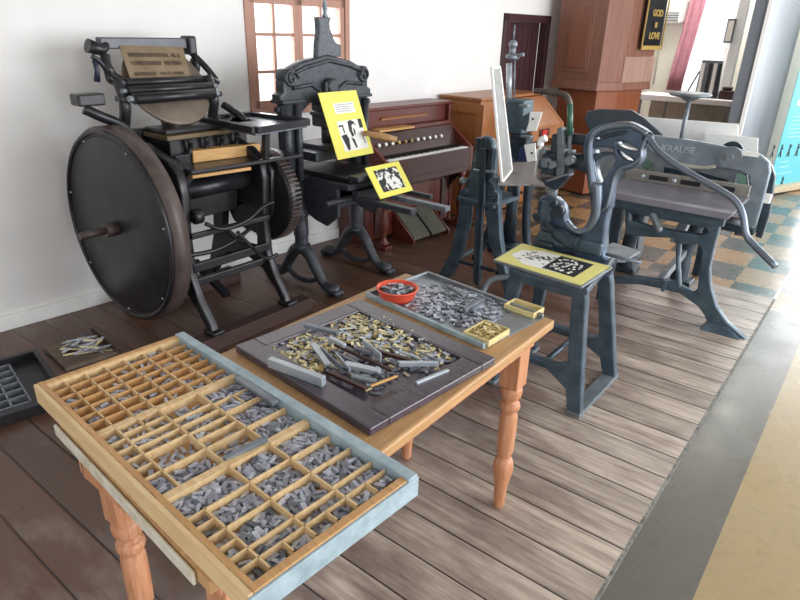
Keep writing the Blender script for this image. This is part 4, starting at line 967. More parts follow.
# ================================================================== LEVER MACHINE ON ITS IRON STAND
LM = thing('lever_machine', 'polished blue grey C shaped iron lever machine with pierced head on a four legged stand', 'machine', (-1.0, 2.65, 0))
YF, YK = 2.40, 2.84
ZT = .625
def legframe(y, name, lean=0.0):
    out = [(-1.20, ZT), (-1.215, ZT - .05), (-1.27, .18), (-1.30, .0), (-1.235, .0), (-1.22, .10), (-1.13, .185), (-.97, .185), (-.87, .12), (-.845, .0), (-.78, .0), (-.80, .18), (-.84, ZT - .05), (-.85, ZT)]
    hole = [(-1.15, ZT - .06), (-1.21, .25), (-1.15, .225), (-.93, .225), (-.88, .25), (-.905, ZT - .06)]
    return casting(name, out, [hole], .045, .008, (0, y, 0), (1, 0, 0), (0, lean, ZT), 'blue', LM)
legframe(YF, 'leg_frame'); legframe(YK, 'leg_frame', -.16)
MB().hexa([(-1.21, YF - .03, ZT - .03), (-.835, YF - .03, ZT - .03), (-.90, YK + .03, ZT - .03), (-1.16, YK + .03, ZT - .03), (-1.21, YF - .03, ZT), (-.835, YF - .03, ZT), (-.90, YK + .03, ZT), (-1.16, YK + .03, ZT)]).build('stand_top', 'blue', LM, bevel=.006)
for x_ in (-.815, -1.26): MB().box((x_ - .035, YF - .03, 0), (x_ + .035, YK + .03, .02)).build('foot_bar', 'greyiron', LM, bevel=.004)
MB().tube([(-1.0, YF + .02 + .0, .20), (-1.0, YK, .20)], .014).build('tie_rod', 'blue_dk', LM)
YC = 2.77
def grow(ps, k):
    cx, cz = sum(p[0] for p in ps) / len(ps), sum(p[1] for p in ps) / len(ps)
    return [(cx + (p[0] - cx) * k, cz + (p[1] - cz) * k) for p in ps]
lo = conv([(140, 85), (180, 72), (220, 98), (238, 140), (243, 180), (270, 212), (310, 220), (347, 190), (366, 130)], 510, 180, 4.286)
hi = conv([(316, 480), (304, 410), (293, 350), (286, 290), (300, 240), (340, 205), (400, 190), (470, 188), (540, 222), (557, 250), (546, 275), (527, 292), (522, 340), (490, 370), (440, 382), (412, 412), (398, 460), (390, 540)], 520, 80, 4.286)
lo2 = conv([(428, 110), (412, 190), (404, 310), (412, 338), (320, 330), (280, 300), (200, 296), (120, 290), (124, 255), (150, 200), (138, 160)], 510, 180, 4.286)
holes = [conv(h, 520, 80, 4.286) for h in (
    [(345, 335), (400, 322), (420, 345), (400, 385), (362, 438), (350, 438), (333, 385)],
    [(338, 238), (400, 222), (455, 214), (458, 230), (400, 245), (346, 258)],
    [(335, 285), (395, 283), (412, 300), (408, 314), (370, 312), (335, 318)],
    [(428, 262), (450, 254), (505, 280), (514, 300), (495, 304), (435, 285)],
    [(425, 300), (450, 300), (498, 335), (490, 350), (445, 330)])]
casting('c_frame', smooth2d(xz(lo + hi + lo2, YC), 3), [smooth2d(grow(xz(h, YC), 1.18), 3) for h in holes], .07, .008, (0, YC, 0), (1, 0, 0), (0, 0, 1), plain('polished_blue_grey_iron', '55667A', .26, .4, scale=10, c2='425262'), LM, off=0)
rib = smooth3([fy(a, b, YC - .045) for a, b in conv([(240, 180), (272, 214), (310, 222), (347, 190), (372, 120), (372, 20)], 510, 180, 4.286) + conv([(318, 470), (305, 380), (300, 300), (312, 245), (350, 212), (420, 196), (480, 196), (545, 232)], 520, 80, 4.286)])
MB().tube(rib, [.012 + .016 * max(0, 1 - abs(i / len(rib) - .38) / .3) for i in range(len(rib))], 12).build('polished_rib', 'chrome', LM, label='polished rounded edge rib')
rib = smooth3([fy(a, b, YC - .045) for a, b in conv([(545, 245), (520, 295), (515, 335), (480, 362), (430, 382), (402, 420), (388, 480), (372, 540), (350, 560)], 520, 80, 4.286)])
MB().tube(rib, .007, 10).build('polished_rib', 'chrome', LM, label='polished rounded edge rib')
p = fy(637, 132, YC); 
# hand lever
hl = [fy(648, 136, YC - .03), fy(656, 148, YC - .06), fy(672, 162, YC - .08), fy(700, 179, YC - .1), fy(725, 193, YC - .12), fy(737, 203, YC - .13), fy(743, 216, YC - .14), fy(746, 234, YC - .15), fy(753, 244, YC - .16), fy(776, 267, YC - .2)]
MB().tube(smooth3(hl, 4), .013, 12).build('hand_lever', 'chrome', LM, label='long bent polished hand lever')
MB().ball(fy(648, 138, YC - .02), .026).build('lever_pivot', 'blue_dk', LM)
# stitching head on the left
hd = [((552, 134, 562, 168), .05, 'blue_dk'), ((560, 128, 564, 175), .03, 'greyiron'), ((541, 147, 566, 151), .04, 'greyiron'), ((543, 152, 553, 176), .06, 'blue_dk'), ((554, 160, 567, 178), .05, 'blue_dk'), ((538, 160, 546, 170), .07, 'blue_dk'), ((566, 150, 570, 168), .03, 'greyiron')]
for (a0, b0, a1, b1), dy, m_ in hd: bx2(a0, b0, a1, b1, YC - dy, dy * 1.6, 'head_block', m_, LM, .005)
pxprism([(557, 128), (562, 127), (564, 150), (563, 175), (556, 178)], YC - .07, .03, 'head_slide', 'greyiron', LM)
bx2(564, 133, 592, 147, YC - .01, .05, 'upper_arm', 'blue_dk', LM, .012)
MB().tube([fy(566, 160, YC + .02), fy(582, 162, YC + .02), fy(593, 166, YC + .02)], [.035, .04, .045], 16).build('lower_arm', 'blue_dk', LM)
pxprism([(540, 177), (556, 179), (567, 172), (569, 176), (556, 190), (545, 186)], YC - .04, .06, 'head_jaw', 'blue_dk', LM)
MB().bar(fy(547, 181, YC - .08), fy(571, 173, YC - .08), .02, .008).build('thin_blade', 'greyiron', LM)
for px_, py_, r_ in ((545, 163, .022), (551, 165, .018), (568, 161, .02), (541, 152, .014), (561, 151, .013)):
    p = fy(px_, py_, YC - .11); MB().cyl(p, p + Vector((0, .05, 0)), r_, 14).build('knob', 'greyiron', LM)
gr = [fy(535, 91, YC - .04), fy(549, 92, YC - .04), fy(562, 94, YC - .04), fy(568, 98, YC - .04), fy(570, 105, YC - .04)]
MB().tube(smooth3(gr, 5), .013, 10).build('bent_rod', 'ironred', LM, label='brown upper end of the bent rod')
MB().tube([fy(570, 104, YC - .04), fy(570, 135, YC - .04)], .013, 10).build('rod_shank', 'green', LM, label='green painted shank of the bent rod')
MB().tube([fy(570, 134, YC - .04), fy(568, 165, YC - .04)], .010, 10).build('rod_shank', 'steel_dk', LM)
# anvil jaw
MB().tube([fy(552, 187, YC), fy(552, 200, YC)], [.03, .022], 12).build('anvil_post', 'greyiron', LM)
bx2(541, 200, 549, 226, YC - .07, .08, 'anvil_slide', 'blue', LM, .008)
bx2(532, 213, 543, 221, YC - .06, .05, 'anvil_clamp', 'blue_dk', LM, .008)
for px_, py_, r_ in ((556, 213, .03), (537, 218, .02), (552, 205, .016)):
    p = fy(px_, py_, YC - .07); MB().cyl(p, p + Vector((0, .05, 0)), r_, 16).build('anvil_knob', 'blue_dk', LM)
MB().tube(smooth3([fy(545, 222, YC - .06), fy(556, 232, YC - .06), fy(568, 240, YC - .06), fy(578, 244, YC - .06)]), [.02] * 6 + [.032] * 6 + [.036] * 7, 12).build('lower_cylinder', 'blue_dk', LM)
bx2(538, 230, 600, 258, YC - .052, .10, 'base_block', 'blue', LM, .012)
bx2(536, 240, 552, 250, YC - .07, .05, 'base_lug', 'blue_dk', LM, .01)
MB().cyl(fy(606, 254, YC - .05), fy(641, 263, YC - .05), .008).build('side_rod', 'chrome', LM)
sp_ = [fz(612, 252, .66), fz(626, 257, .66), fz(640, 240, .66), fz(640, 236, .66), fz(622, 234, .66), fz(608, 234, .66)]
MB().prism([Vector((-.90, 2.90, .60)), Vector((-.87, 2.92, .60)), Vector((-.86, 3.12, .60)), Vector((-1.02, 3.16, .60)), Vector((-1.05, 2.9, .60))], (0, 0, -.015)).build('rear_shelf', 'greyiron', LM, bevel=.004)
# yellow print on its board, lying on the stand
zc = .628
cb_ = [Vector((-1.315, 2.40, zc)), Vector((-1.335, 2.695, zc)), Vector((-.855, 2.665, zc)), Vector((-.860, 2.345, zc))]
cb_ = [fz(493, 259, zc + .015), fz(523, 241.5, zc + .015), fz(613, 266, zc + .015), fz(582, 286, zc + .015)]
cb_[1].y = min(cb_[1].y, 2.70); cb_[2].y = min(cb_[2].y, 2.70)
yp = thing('print_board', 'yellow sheet with a black and white print under glass lying on the lever machine stand', 'poster', (sum(cb_, Vector()) / 4).to_tuple())
MB().hexa([Vector((p.x, p.y, zc)) for p in cb_] + [Vector((p.x, p.y, zc + .012)) for p in cb_]).build('backing_board', 'greytray', yp, bevel=.002)
up3 = Vector((0, 0, 1)); q3 = [Vector((p.x, p.y, zc + .0125)) for p in (cb_[1], cb_[2], cb_[3], cb_[0])]
c3 = sum(q3, Vector()) / 4; q3 = [c3 + (p - c3) * .96 for p in q3]
patch(q3, up3, rect(0, 0, 1, 1), 'sheet', 'yellow2', yp, .001)
pp = patch(q3, up3, [(.10, .30), (.30, .12), (.84, .10), (.86, .78), (.30, .86), (.06, .62)], 'print_paper', 'paper', yp, .0018)
patch(q3, up3, rect(.50, .12, .86, .80), 'print_block', 'ink', pp, .0024)
random.seed(21)
for k in range(46):
    u, v = random.uniform(.54, .82), random.uniform(.2, .74); s_ = random.uniform(.010, .024); a0 = random.random() * 6
    patch(q3, up3, [(u + s_ * random.uniform(.5, 1.2) * math.cos(a0 + i * PI / 3), v + s_ * 1.8 * random.uniform(.5, 1.2) * math.sin(a0 + i * PI / 3)) for i in range(6)], 'print_mark', 'paper', pp, .003)
for k in range(40):
    u, v = random.uniform(.14, .48), random.gauss(.45, .13); l = random.uniform(.02, .07); a0 = random.gauss(.2, .4)
    patch(q3, up3, [(u, v), (u + l * math.cos(a0), v + l * math.sin(a0) * 1.6), (u + l * math.cos(a0), v + l * math.sin(a0) * 1.6 + .022), (u, v + .012)], 'print_mark', 'ink', pp, .003)

# ================================================================== BOARD SHEARS
BS = thing('board_shears', 'large grey iron board shears with long cast blade beam on arched legs', 'cutting machine', (-.95, 4.1, 0))
YA = 3.80
out = conv([(455, 150), (452, 180), (430, 260), (415, 330), (418, 390), (440, 470), (480, 530), (548, 588), (550, 604), (395, 596), (398, 560), (412, 540), (392, 500), (370, 470), (300, 420), (240, 405), (150, 388), (50, 385), (48, 358), (150, 360), (230, 370), (275, 380), (285, 370), (288, 300), (286, 215), (200, 212), (100, 205), (98, 150), (98, 95), (300, 120)], 600, 180, 3.75)
h_a = conv([(306, 238), (375, 240), (386, 262), (376, 340), (368, 405), (352, 418), (305, 395), (300, 300)], 600, 180, 3.75)
h_b = conv([(115, 122), (200, 138), (400, 178), (408, 196), (380, 202), (280, 188), (190, 170), (118, 148)], 600, 180, 3.75)
casting('front_frame', xz(out, YA), [xz(h_a, YA), xz(h_b, YA)], .05, .009, (0, YA, 0), (1, 0, 0), (0, 0, 1), 'blue', BS)
xl_ = fy(606, 280, YA).x
MB().box((xl_ - .06, YA - .02, .10), (xl_ + .02, YA + .02, .165)).build('lower_rail', 'blue', BS, bevel=.006)
MB().box((-1.27, YA - .03, 0), (-1.19, YA + .03, .70)).build('left_post', 'blue_dk', BS, bevel=.008)
a = fy(704, 333, YA)
MB().hexa([(a.x - .02, YA - .06, 0), (a.x + .20, YA - .06, 0), (a.x + .20, YA + .05, 0), (a.x - .02, YA + .05, 0), (a.x, YA - .03, .05), (a.x + .12, YA - .03, .05), (a.x + .12, YA + .03, .05), (a.x, YA + .03, .05)]).build('foot', 'blue', BS, bevel=.006)
a = fy(664, 290, YA); MB().box((a.x - .012, YA - .035, a.z - .0), (a.x + .012, YA + .03, a.z + .07)).build('joint_flange', 'blue', BS, bevel=.004)
YZ = 4.45
for x_ in (-.93, -1.32):
    MB().tube(smooth3([(x_ + .06, YZ, .66), (x_ + .03, YZ, .42), (x_, YZ, .2), (x_, YZ, .02)]), [.05] * 13 + [.06] * 6, 10).build('rear_leg', 'blue_dk', BS)
    MB().box((x_ - .09, YZ - .07, 0), (x_ + .09, YZ + .07, .04)).build('foot', 'blue_dk', BS, bevel=.006)
MB().bar((-.90, YA, .22), (-.93, YZ, .24), .04, .05).build('depth_tie', 'greyiron', BS, bevel=.005)
MB().bar((-.86, YA, .50), (-.95, YZ, .50), .06, .05).build('depth_tie', 'greyiron', BS, bevel=.005)
MB().bar((-1.32, YZ, .55), (-.93, YZ, .55), .06, .08).build('rear_tie', 'blue', BS, bevel=.005)
# table
tz = .72
MB().hexa([(-1.36, 3.74, tz - .035), (-.60, 3.72, tz - .035), (-.60, 4.34, tz - .035), (-1.36, 4.34, tz - .035), (-1.36, 3.76, tz), (-.58, 3.74, tz), (-.60, 4.34, tz), (-1.36, 4.34, tz)]).build('table_top', plain('brown_grey_worn_table', '7C7A84', .34, .15, scale=5, c2='6C6870'), BS, bevel=.006)
MB().box((-1.36, 3.765, tz - .09), (-.62, 3.80, tz - .035)).build('table_apron', 'blue', BS, bevel=.004)
p = fy(700, 196, 4.30)
MB().box((-1.36, 4.22, tz), (-.60, 4.26, tz + .07)).build('fence', plain('pale_worn_fence', '8F8B84', .45, .3), BS, bevel=.004)
for x_ in (-1.24, -1.04, -.84):
    MB().box((x_ + .04, 4.215, tz + .02), (x_ + .16, 4.222, tz + .05)).build('fence_slot', 'iron', BS)
    MB().lathe((x_, 4.222, tz + .035), [(.014, 0), (.014, .006), (.008, .012)], 12, (0, -1, 0)).build('fence_bolt', 'steel', BS)
# crank handle under the table
a = fy(652, 214, 3.74); b = fy(659, 229, 3.70)
MB().bar(a, b, .035, .03).ball(b, .022).build('clamp_handle', 'greyiron', BS, bevel=.006)
# clamp body with openings, then the blade beam
YBm = 4.34
bod = [(588, 160), (588, 150), (600, 140), (650, 146), (700, 158), (747, 172), (752, 214), (700, 207), (640, 195), (590, 188)]
hb = [[(645, 157), (655, 164), (648, 172), (642, 166)], [(664, 167), (700, 172), (728, 180), (736, 200), (700, 197), (659, 187)], [(738, 172), (747, 176), (746, 196), (736, 182)]]
casting('clamp_body', xz(bod, YBm + .08), [xz(h, YBm + .08) for h in hb], .04, .006, (0, YBm + .08, 0), (1, 0, 0), (0, 0, 1), plain('grey_clamp_iron', '8B9196', .4, .2, c2='767C82'), BS)
pxprism([(655, 160), (735, 172), (742, 205), (650, 192)], YBm + .13, .02, 'recess_plate', 'blue', BS)
pxprism([(638, 150), (660, 153), (660, 185), (636, 180)], YBm + .16, .01, 'green_panel', 'mint', BS, .0)
pxprism([(732, 165), (750, 168), (750, 202), (732, 198)], YBm + .16, .01, 'green_panel', 'mint', BS, .0)
beam = [(643, 137), (655, 135), (700, 141), (740, 149), (762, 155), (770, 162), (771, 172), (764, 200), (757, 224), (752, 228), (742, 224), (744, 205), (750, 185), (750, 176), (742, 171), (722, 168), (712, 166), (700, 168), (686, 167), (672, 163), (660, 157), (650, 150)]
casting('blade_beam', xz(beam, YBm), [], .05, .010, (0, YBm, 0), (1, 0, 0), (0, 0, 1), plain('grey_beam_iron', '84909A', .4, .25, scale=10, c2='6C7882'), BS)
casting('beam_end_plate', xz([(762, 158), (772, 165), (776, 176), (770, 215), (762, 238), (756, 236), (760, 210), (766, 180)], YBm + .10), [], .05, .008, (0, YBm + .10, 0), (1, 0, 0), (0, 0, 1), 'blue_dk', BS)
bl_ = smooth3([fy(672, 163, YBm - .03), fy(690, 166.5, YBm - .03), fy(706, 167.5, YBm - .03), fy(716, 166, YBm - .03)]); MB().tube(bl_, [.004] + [.014] * (len(bl_) - 2) + [.004], 8).build('pale_lip', plain('pale_lip', 'A7A69C', .5), BS)
p = fy(731, 157, YBm - .03); MB().cyl(p, p + Vector((0, -.02, 0)), .065, 24).cyl(p, p + Vector((0, -.04, 0)), .02).build('beam_disc', 'greyiron', BS)
p = fy(731, 153, YBm + .03); MB().lathe(p, [(.07, 0), (.07, .03)], 24, (0, 1, 0)).build('beam_disc', 'blue_dk', BS)
p = fy(750, 154, YBm - .028); MB().box((p.x - .05, p.y - .002, p.z - .014), (p.x + .05, p.y, p.z + .014)).build('white_label', 'paper', BS)
p0_, p1_ = fy(664, 148, YBm - .027), fy(692, 151, YBm - .027)
lettering('KRAUSE', .058, (p0_ + p1_) / 2, (p1_ - p0_), Vector((-(p1_ - p0_).z, 0, (p1_ - p0_).x)), 'mint' if False else 'steel', BS, ext=.004, bold=.001, sx=1.0)
for px_, py_ in ((736, 222), (744, 232)): p = fy(px_, py_, YBm); MB().cyl((p.x - .05, YBm, p.z), (p.x + .05, YBm, p.z), .03).build('roller', 'steel_dk', BS)
p = fy(742, 226, YBm); MB().box((p.x - .16, YBm - .04, p.z - .04), (p.x + .08, YBm + .16, p.z + .0)).build('side_bracket', 'blue_dk', BS, bevel=.008)
p = fy(765, 197, YBm + .10); MB().box((p.x - .05, p.y - .05, p.z - .03), (p.x + .04, p.y, p.z + .03)).build('end_lug', 'paper', BS, bevel=.006)
# dark guard plate at the back, hand wheel on its stem
casting('guard_plate', xz([(585, 118), (588, 111), (600, 109), (632, 110), (645, 118), (662, 134), (668, 150), (596, 146)], YBm + .22), [], .03, .006, (0, YBm + .22, 0), (1, 0, 0), (0, 0, 1), plain('dark_guard_iron', '4A535C', .4, .3), BS)
MB().box((fy(600, 140, YBm + .22).x, YBm + .08, fy(600, 150, YBm).z - .1), (fy(640, 140, YBm + .22).x, YBm + .22, fy(600, 148, YBm).z - .05)).build('guard_bracket', 'blue_dk', BS)
a, b = fy(685, 142, YBm + .06), fy(690, 96, YBm + .06)
MB().cyl((b.x, a.y, a.z - .1), b, .014).build('wheel_stem', 'greyiron', BS)
MB().lathe(b - Vector((0, 0, .03)), [(.03, 0), (.06, .02), (.12, .03), (.13, .042), (.12, .05), (.05, .048), (.03, .055)], 32).build('hand_wheel', 'greyiron', BS)
# rear stack of white boards on the outfeed
MB().box((-1.40, YBm + .25, tz - .02), (-.62, YBm + .60, tz + .01)).build('outfeed_table', 'blue_dk', BS, bevel=.005)
MB().box((-1.38, YBm + .34, .0), (-1.32, YBm + .5, tz)).build('outfeed_leg', 'blue_dk', BS, bevel=.005); MB().box((-.90, YBm + .34, .0), (-.85, YBm + .5, tz)).build('outfeed_leg', 'blue_dk', BS, bevel=.005)
wb1 = [(643, 117), (738, 124), (738, 175), (640, 165)]
o = MB().prism([fy(a, b, YBm + .42) for a, b in wb1], (0, .012, 0)).build('foam_board', 'white'); 
for v in o.data.vertices: v.co.z = max(v.co.z, tz + .011)
tag(o, 'wide white board standing behind the blade beam of the board shears', 'board')
o = MB().prism([fy(a, b, YBm + .36) for a, b in [(705, 133), (758, 138), (757, 178), (705, 172)]], (0, .012, 0)).build('foam_board', 'white')
for v in o.data.vertices: v.co.z = max(v.co.z, tz + .011)
tag(o, 'shorter white board standing in front of the wide white board on the shears', 'board')
# ================================================================== PINE TABLE
TZ = .75
tb_ = thing('work_table', 'orange pine table with turned legs carrying the type case and trays', 'table', (-1.03, 1.07, 0))
tq = [(-1.335, .452), (-.695, .402), (-.706, 1.744), (-1.33, 1.755)]
MB().hexa([(x, y, TZ - .032) for x, y in tq] + [(x, y, TZ) for x, y in tq]).build('tabletop', 'pine', tb_, bevel=.006)
MB().hexa([(-1.343, .444, TZ - .032), (-.735, .396, TZ - .032), (-.735, .4035, TZ - .032), (-1.343, .4515, TZ - .032), (-1.343, .444, TZ - .002), (-.735, .396, TZ - .002), (-.735, .4035, TZ - .002), (-1.343, .4515, TZ - .002)]).build('end_edging', 'paleedge', tb_, bevel=.003, label='pale worn edging strip on the near end')
for a, b in (((-1.28, .46, TZ - .13), (-.76, .485, TZ - .032)), ((-1.28, 1.665, TZ - .12), (-.76, 1.69, TZ - .032)), ((-1.29, .46, TZ - .12), (-1.27, 1.69, TZ - .032)), ((-.765, .46, TZ - .085), (-.742, 1.69, TZ - .032))):
    MB().box(a, b).build('apron', 'pine_leg', tb_, bevel=.002)
lp = [(.024, 0), (.030, .012), (.036, .10), (.044, .135), (.052, .16), (.054, .185), (.046, .215), (.032, .222), (.034, .235), (.044, .25), (.046, .33), (.045, .40), (.036, .418), (.048, .428), (.052, .44), (.048, .452), (.034, .458), (.034, .468), (.050, .478), (.054, .50), (.050, .515), (.036, .525)]
lp = [(r_ * .68, z_) for r_, z_ in lp]
for x_, y_ in ((-.783, 1.645), (-1.215, 1.645), (-1.195, .50), (-.79, .50)):
    MB().lathe((x_, y_, 0), lp, 24).box((x_ - .034, y_ - .034, .52), (x_ + .034, y_ + .034, TZ - .033)).build('leg', 'pine_leg', tb_, bevel=.003)

# ================================================================== TYPE CASE
CO = Vector((-1.4595, .4606, TZ + .001)); CR = math.radians(-3.96); CL, CW, CH = .874, .392, .05
case = thing('type_case', 'wide shallow wooden compartment case of metal type lying across the near end of the table', 'type case', CO, CR)
MB().box((.004, .004, 0), (CL - .004, CW - .004, .021)).build('case_bottom', 'case', case, local=True)
MB().box((0, 0, 0), (CL, .011, CH)).build('case_side', 'case_pale', case, local=True, bevel=.002)
MB().box((0, .011, 0), (.018, CW, CH)).build('case_side', 'case', case, local=True, bevel=.002)
MB().box((CL - .018, .011, 0), (CL, CW, CH)).build('case_side', 'case', case, local=True, bevel=.002)
MB().box((CL, -.001, 0), (CL + .006, CW + .004, CH - .003)).build('painted_end', 'paleblue', case, local=True, bevel=.001, label='pale blue painted end board')
MB().box((.0, CW - .024, 0), (CL + .004, CW + .002, CH + .004)).build('painted_rail', 'paleblue', case, local=True, bevel=.002, label='pale blue painted long rail')
MB().box((.018, .011, .0), (.024, CW, CH - .002)).build('case_side', 'case_pale', case, local=True)
MB().box((0, .011, CH), (CL, .022, CH + .0005)).build('case_rim', 'case', case, local=True)
DZ = CH - .006
def U(u): return u * CL
def V(v): return v * CW
def dv(u0, v0, u1, v1, th=.0028, mat='case_pale'):
    a, b = (U(u0), V(v0)), (U(u1), V(v1))
    if abs(u0 - u1) < 1e-6: mb = MB().box((a[0] - th / 2, a[1], .020), (a[0] + th / 2, b[1], DZ))
    else: mb = MB().box((a[0], a[1] - th / 2, .020), (b[0], a[1] + th / 2, DZ))
    mb.build('divider', mat, case, local=True)
VL = [.03, .155, .28, .405, .53, .66, .79, .935]
UA = [.024 + (.325 - .024) * k / 7 for k in range(8)]
for v in VL[1:-1]: dv(.024, v, .33, v)
for u in UA[1:-1]: dv(u, .03, u, .935, mat='case')
for u in (.335, .657): dv(u, .03, u, .935, .018)
cells = [(UA[i], VL[j], UA[i + 1], VL[j + 1], 'A') for i in range(7) for j in range(7)]
for v in (.155, .405, .66): dv(.345, v, .647, v, .004)
def col(v0, v1, us, sub=(), sec='B'):
    for u in us[1:-1]: dv(u, v0, u, v1)
    for a, b in zip(us[:-1], us[1:]):
        if (a, b) in sub or a in sub:
            m = (v0 + v1) / 2; dv(a, m, b, m); cells.append((a, v0, b, m, sec)); cells.append((a, m, b, v1, sec))
        else: cells.append((a, v0, b, v1, sec))
col(.03, .155, [.345, .40, .44, .485, .53, .572, .647])
col(.155, .405, [.345, .38, .42, .455, .49, .572, .647], (.345, .38))
col(.405, .66, [.345, .413, .452, .492, .53, .572, .647])
col(.66, .935, [.345, .42, .477, .57, .647], (.42,))
dv(.745, .155, .97, .155, .004); dv(.665, .405, .97, .405, .004); dv(.665, .66, .97, .66, .004)
dv(.749, .03, .749, .405)
cells.append((.665, .03, .747, .405, 'C'))
for u in (.785, .826, .864, .90, .935): dv(u, .03, u, .155)
uu = [.749, .785, .826, .864, .90, .935, .97]
cells += [(a, .03, b, .155, 'C') for a, b in zip(uu[:-1], uu[1:])]
col(.155, .405, [.749, .825, .90, .935, .97], (.935,), 'C')
col(.405, .66, [.665, .745, .82, .90, .935, .97], (.935,), 'C')
col(.66, .935, [.665, .745, .817, .889, .932, .97], (.932,), 'C')

# type sorts, one by one
random.seed(42)
def sort_mesh(l, w_, h, mat):
    mb = MB().box((-l / 2, -w_ / 2, 0), (l / 2, w_ / 2, h))
    mb.box((l / 2, -w_ / 2 + .0006, h * .2), (l / 2 + .0012, w_ / 2 - .0006, h * .8))
    return mb
kinds = [(.021, .0062, .0046, 'lead'), (.023, .0075, .0050, 'slug'), (.022, .0095, .0048, 'lead'), (.023, .007, .0048, 'lead_dk'), (.018, .0085, .0052, 'steel_dk')]
sm = []
for l, w_, h, m_ in kinds:
    o = sort_mesh(l, w_, h, m_).build('type_sort', m_); sm.append(o)
KM = {o.name: k_[3] for o, k_ in zip(sm, kinds)}
M4 = Matrix.Translation(CO) @ Matrix.Rotation(CR, 4, 'Z')
dens = {'A': .10, 'B': 1.1, 'C': 1.55}
place = []
full_A = {(3, 2): 6, (4, 1): 6, (6, 2): 5, (0, 5): 4, (1, 4): 3, (2, 0): 5, (5, 0): 4, (3, 6): 3, (2, 5): 3, (5, 3): 4, (6, 5): 4, (1, 3): 2, (4, 3): 3, (4, 2): 5, (6, 6): 3, (5, 6): 4}
ci = 0
ORD = ['first', 'second', 'third', 'fourth', 'fifth', 'sixth', 'seventh', 'eighth']
for (u0, v0, u1, v1, sec) in cells:
    w_, h_ = U(u1 - u0), V(v1 - v0); area_ = w_ * h_
    band = 'near edge' if v0 < .15 else ('near half' if v0 < .4 else ('far half' if v0 < .65 else 'blue rail side'))
    if sec == 'A':
        i, j = ci // 7, ci % 7; n = full_A.get((i, j), random.choice((0, 1, 1, 2, 3))); ci += 1
        cell = '%s row from the wall end, %s from the near edge' % (ORD[i], ORD[j])
    else:
        n = int(area_ / (.022 * .0066) * dens[sec] * random.uniform(.8, 1.1))
        cell = '%s end, %s, %s of its compartments' % ('middle' if sec == 'B' else 'open', band, ORD[min(7, int((u0 - (.34 if sec == 'B' else .66)) / .045))])
    if sec == 'B' and v0 < .4 and u0 < .56: n = int(n * .35)
    if sec == 'B' and .4 < v0 < .6: n = int(n * (.35 if u0 < .5 else .5))
    if sec == 'C' and v0 < .1 and area_ < .004: n = max(2, int(n * .6))
    per = max(3, int(area_ / (.022 * .0066) * .72)); c_ = []
    for k in range(n):
        best = None
        for q_ in range(12):
            lay = k // per; a0 = random.gauss(-.35, .6) if random.random() < .6 else random.uniform(-PI, PI)
            if w_ < .03: a0 = random.gauss(PI / 2, .25)
            hx = abs(.0115 * math.cos(a0)) + .004; hy = abs(.0115 * math.sin(a0)) + .004
            x = random.uniform(U(u0) + hx, max(U(u0) + hx, U(u1) - hx)); y = random.uniform(V(v0) + hy, max(V(v0) + hy, V(v1) - hy))
            dmin = min([math.hypot(x - c[0], y - c[1]) for c in c_ if c[2] == lay] or [1])
            if best is None or dmin > best[0]: best = (dmin, x, y, lay, a0)
        _, x, y, lay, a0 = best; c_.append((x, y, lay))
        place.append((x, y, .0213 + lay * .0053 + (random.uniform(.002, .012) if sec == 'A' or (sec == 'B' and area_ < .0035) else 0), a0, random.uniform(-.10, .10) + (.25 if random.random() < .15 and lay else 0), cell))
kept = place
cam_l = M4.inverted() @ cam_pos
kept.sort(key=lambda p: (Vector(p[:3]) - cam_l).length)
rest = MB()
for k, p in enumerate(kept):
    mt = M4 @ Matrix.Translation(p[:3]) @ Matrix.Rotation(p[3], 4, 'Z') @ Matrix.Rotation(p[4], 4, 'Y')
    src = sm[random.choice((0, 0, 1, 1, 2, 2, 3, 4))]
    if k < 300:
        o = src if not src.get('label') and False else src.copy()
        COL.objects.link(o); o.matrix_world = mt
        ad = {'lead': 'grey', 'slug': 'bright', 'lead_dk': 'dark', 'steel_dk': 'thick grey'}[KM[src.name]]
        tag(o, ad + ' type sort, ' + p[5], 'type sort', 'type sorts in the case: ' + ad + ', ' + p[5])
    else:
        vs = [mt @ v.co for v in src.data.vertices]; rest.add(vs, [tuple(q.vertices) for q in src.data.polygons])
if rest.v: tag(rest.build('type_sorts', 'lead'), 'the farther grey type sorts lying loose in the compartments of the type case', 'type sorts', None, 'stuff')
for o in sm: bpy.data.objects.remove(o)
print('sorts', len(kept))
def cw(u, v, z): return M4 @ Vector((U(u), V(v), z))
# larger things in the case
def barobj(name, label, cat, a, b, w_, h, mat, group=None, bev=.001):
    a, b = Vector(a), Vector(b); c = (a + b) / 2; d = b - a
    mb = MB().bar((-d.length / 2, 0, h / 2), (d.length / 2, 0, h / 2), w_, h); o = mb.build(name, mat, bevel=bev)
    o.location = c; o.rotation_euler = (0, -math.asin(max(-1, min(1, d.z / d.length))), math.atan2(d.y, d.x)); tag(o, label, cat, group); return o
barobj('metal_bar', 'long dark grey metal bar lying beside the pale blue rail of the type case', 'metal bar', cw(.36, .915, DZ + .001), cw(.545, .905, DZ + .001), .018, .010, 'steel_dk')
barobj('metal_bar', 'grey metal slug laid slantwise across a compartment near the middle of the type case', 'metal bar', cw(.640, .42, DZ - .006), cw(.655, .66, DZ + .003), .014, .010, 'steel_dk')
o = MB().lathe((0, 0, 0), [(.012, 0), (.017, .004), (.018, .014), (.012, .021), (.004, .023)], 9).build('metal_lump', 'steel_dk'); o.location = cw(.60, .80, .016); tag(o, 'round dark grey metal lump among the sorts in the type case', 'metal lump')
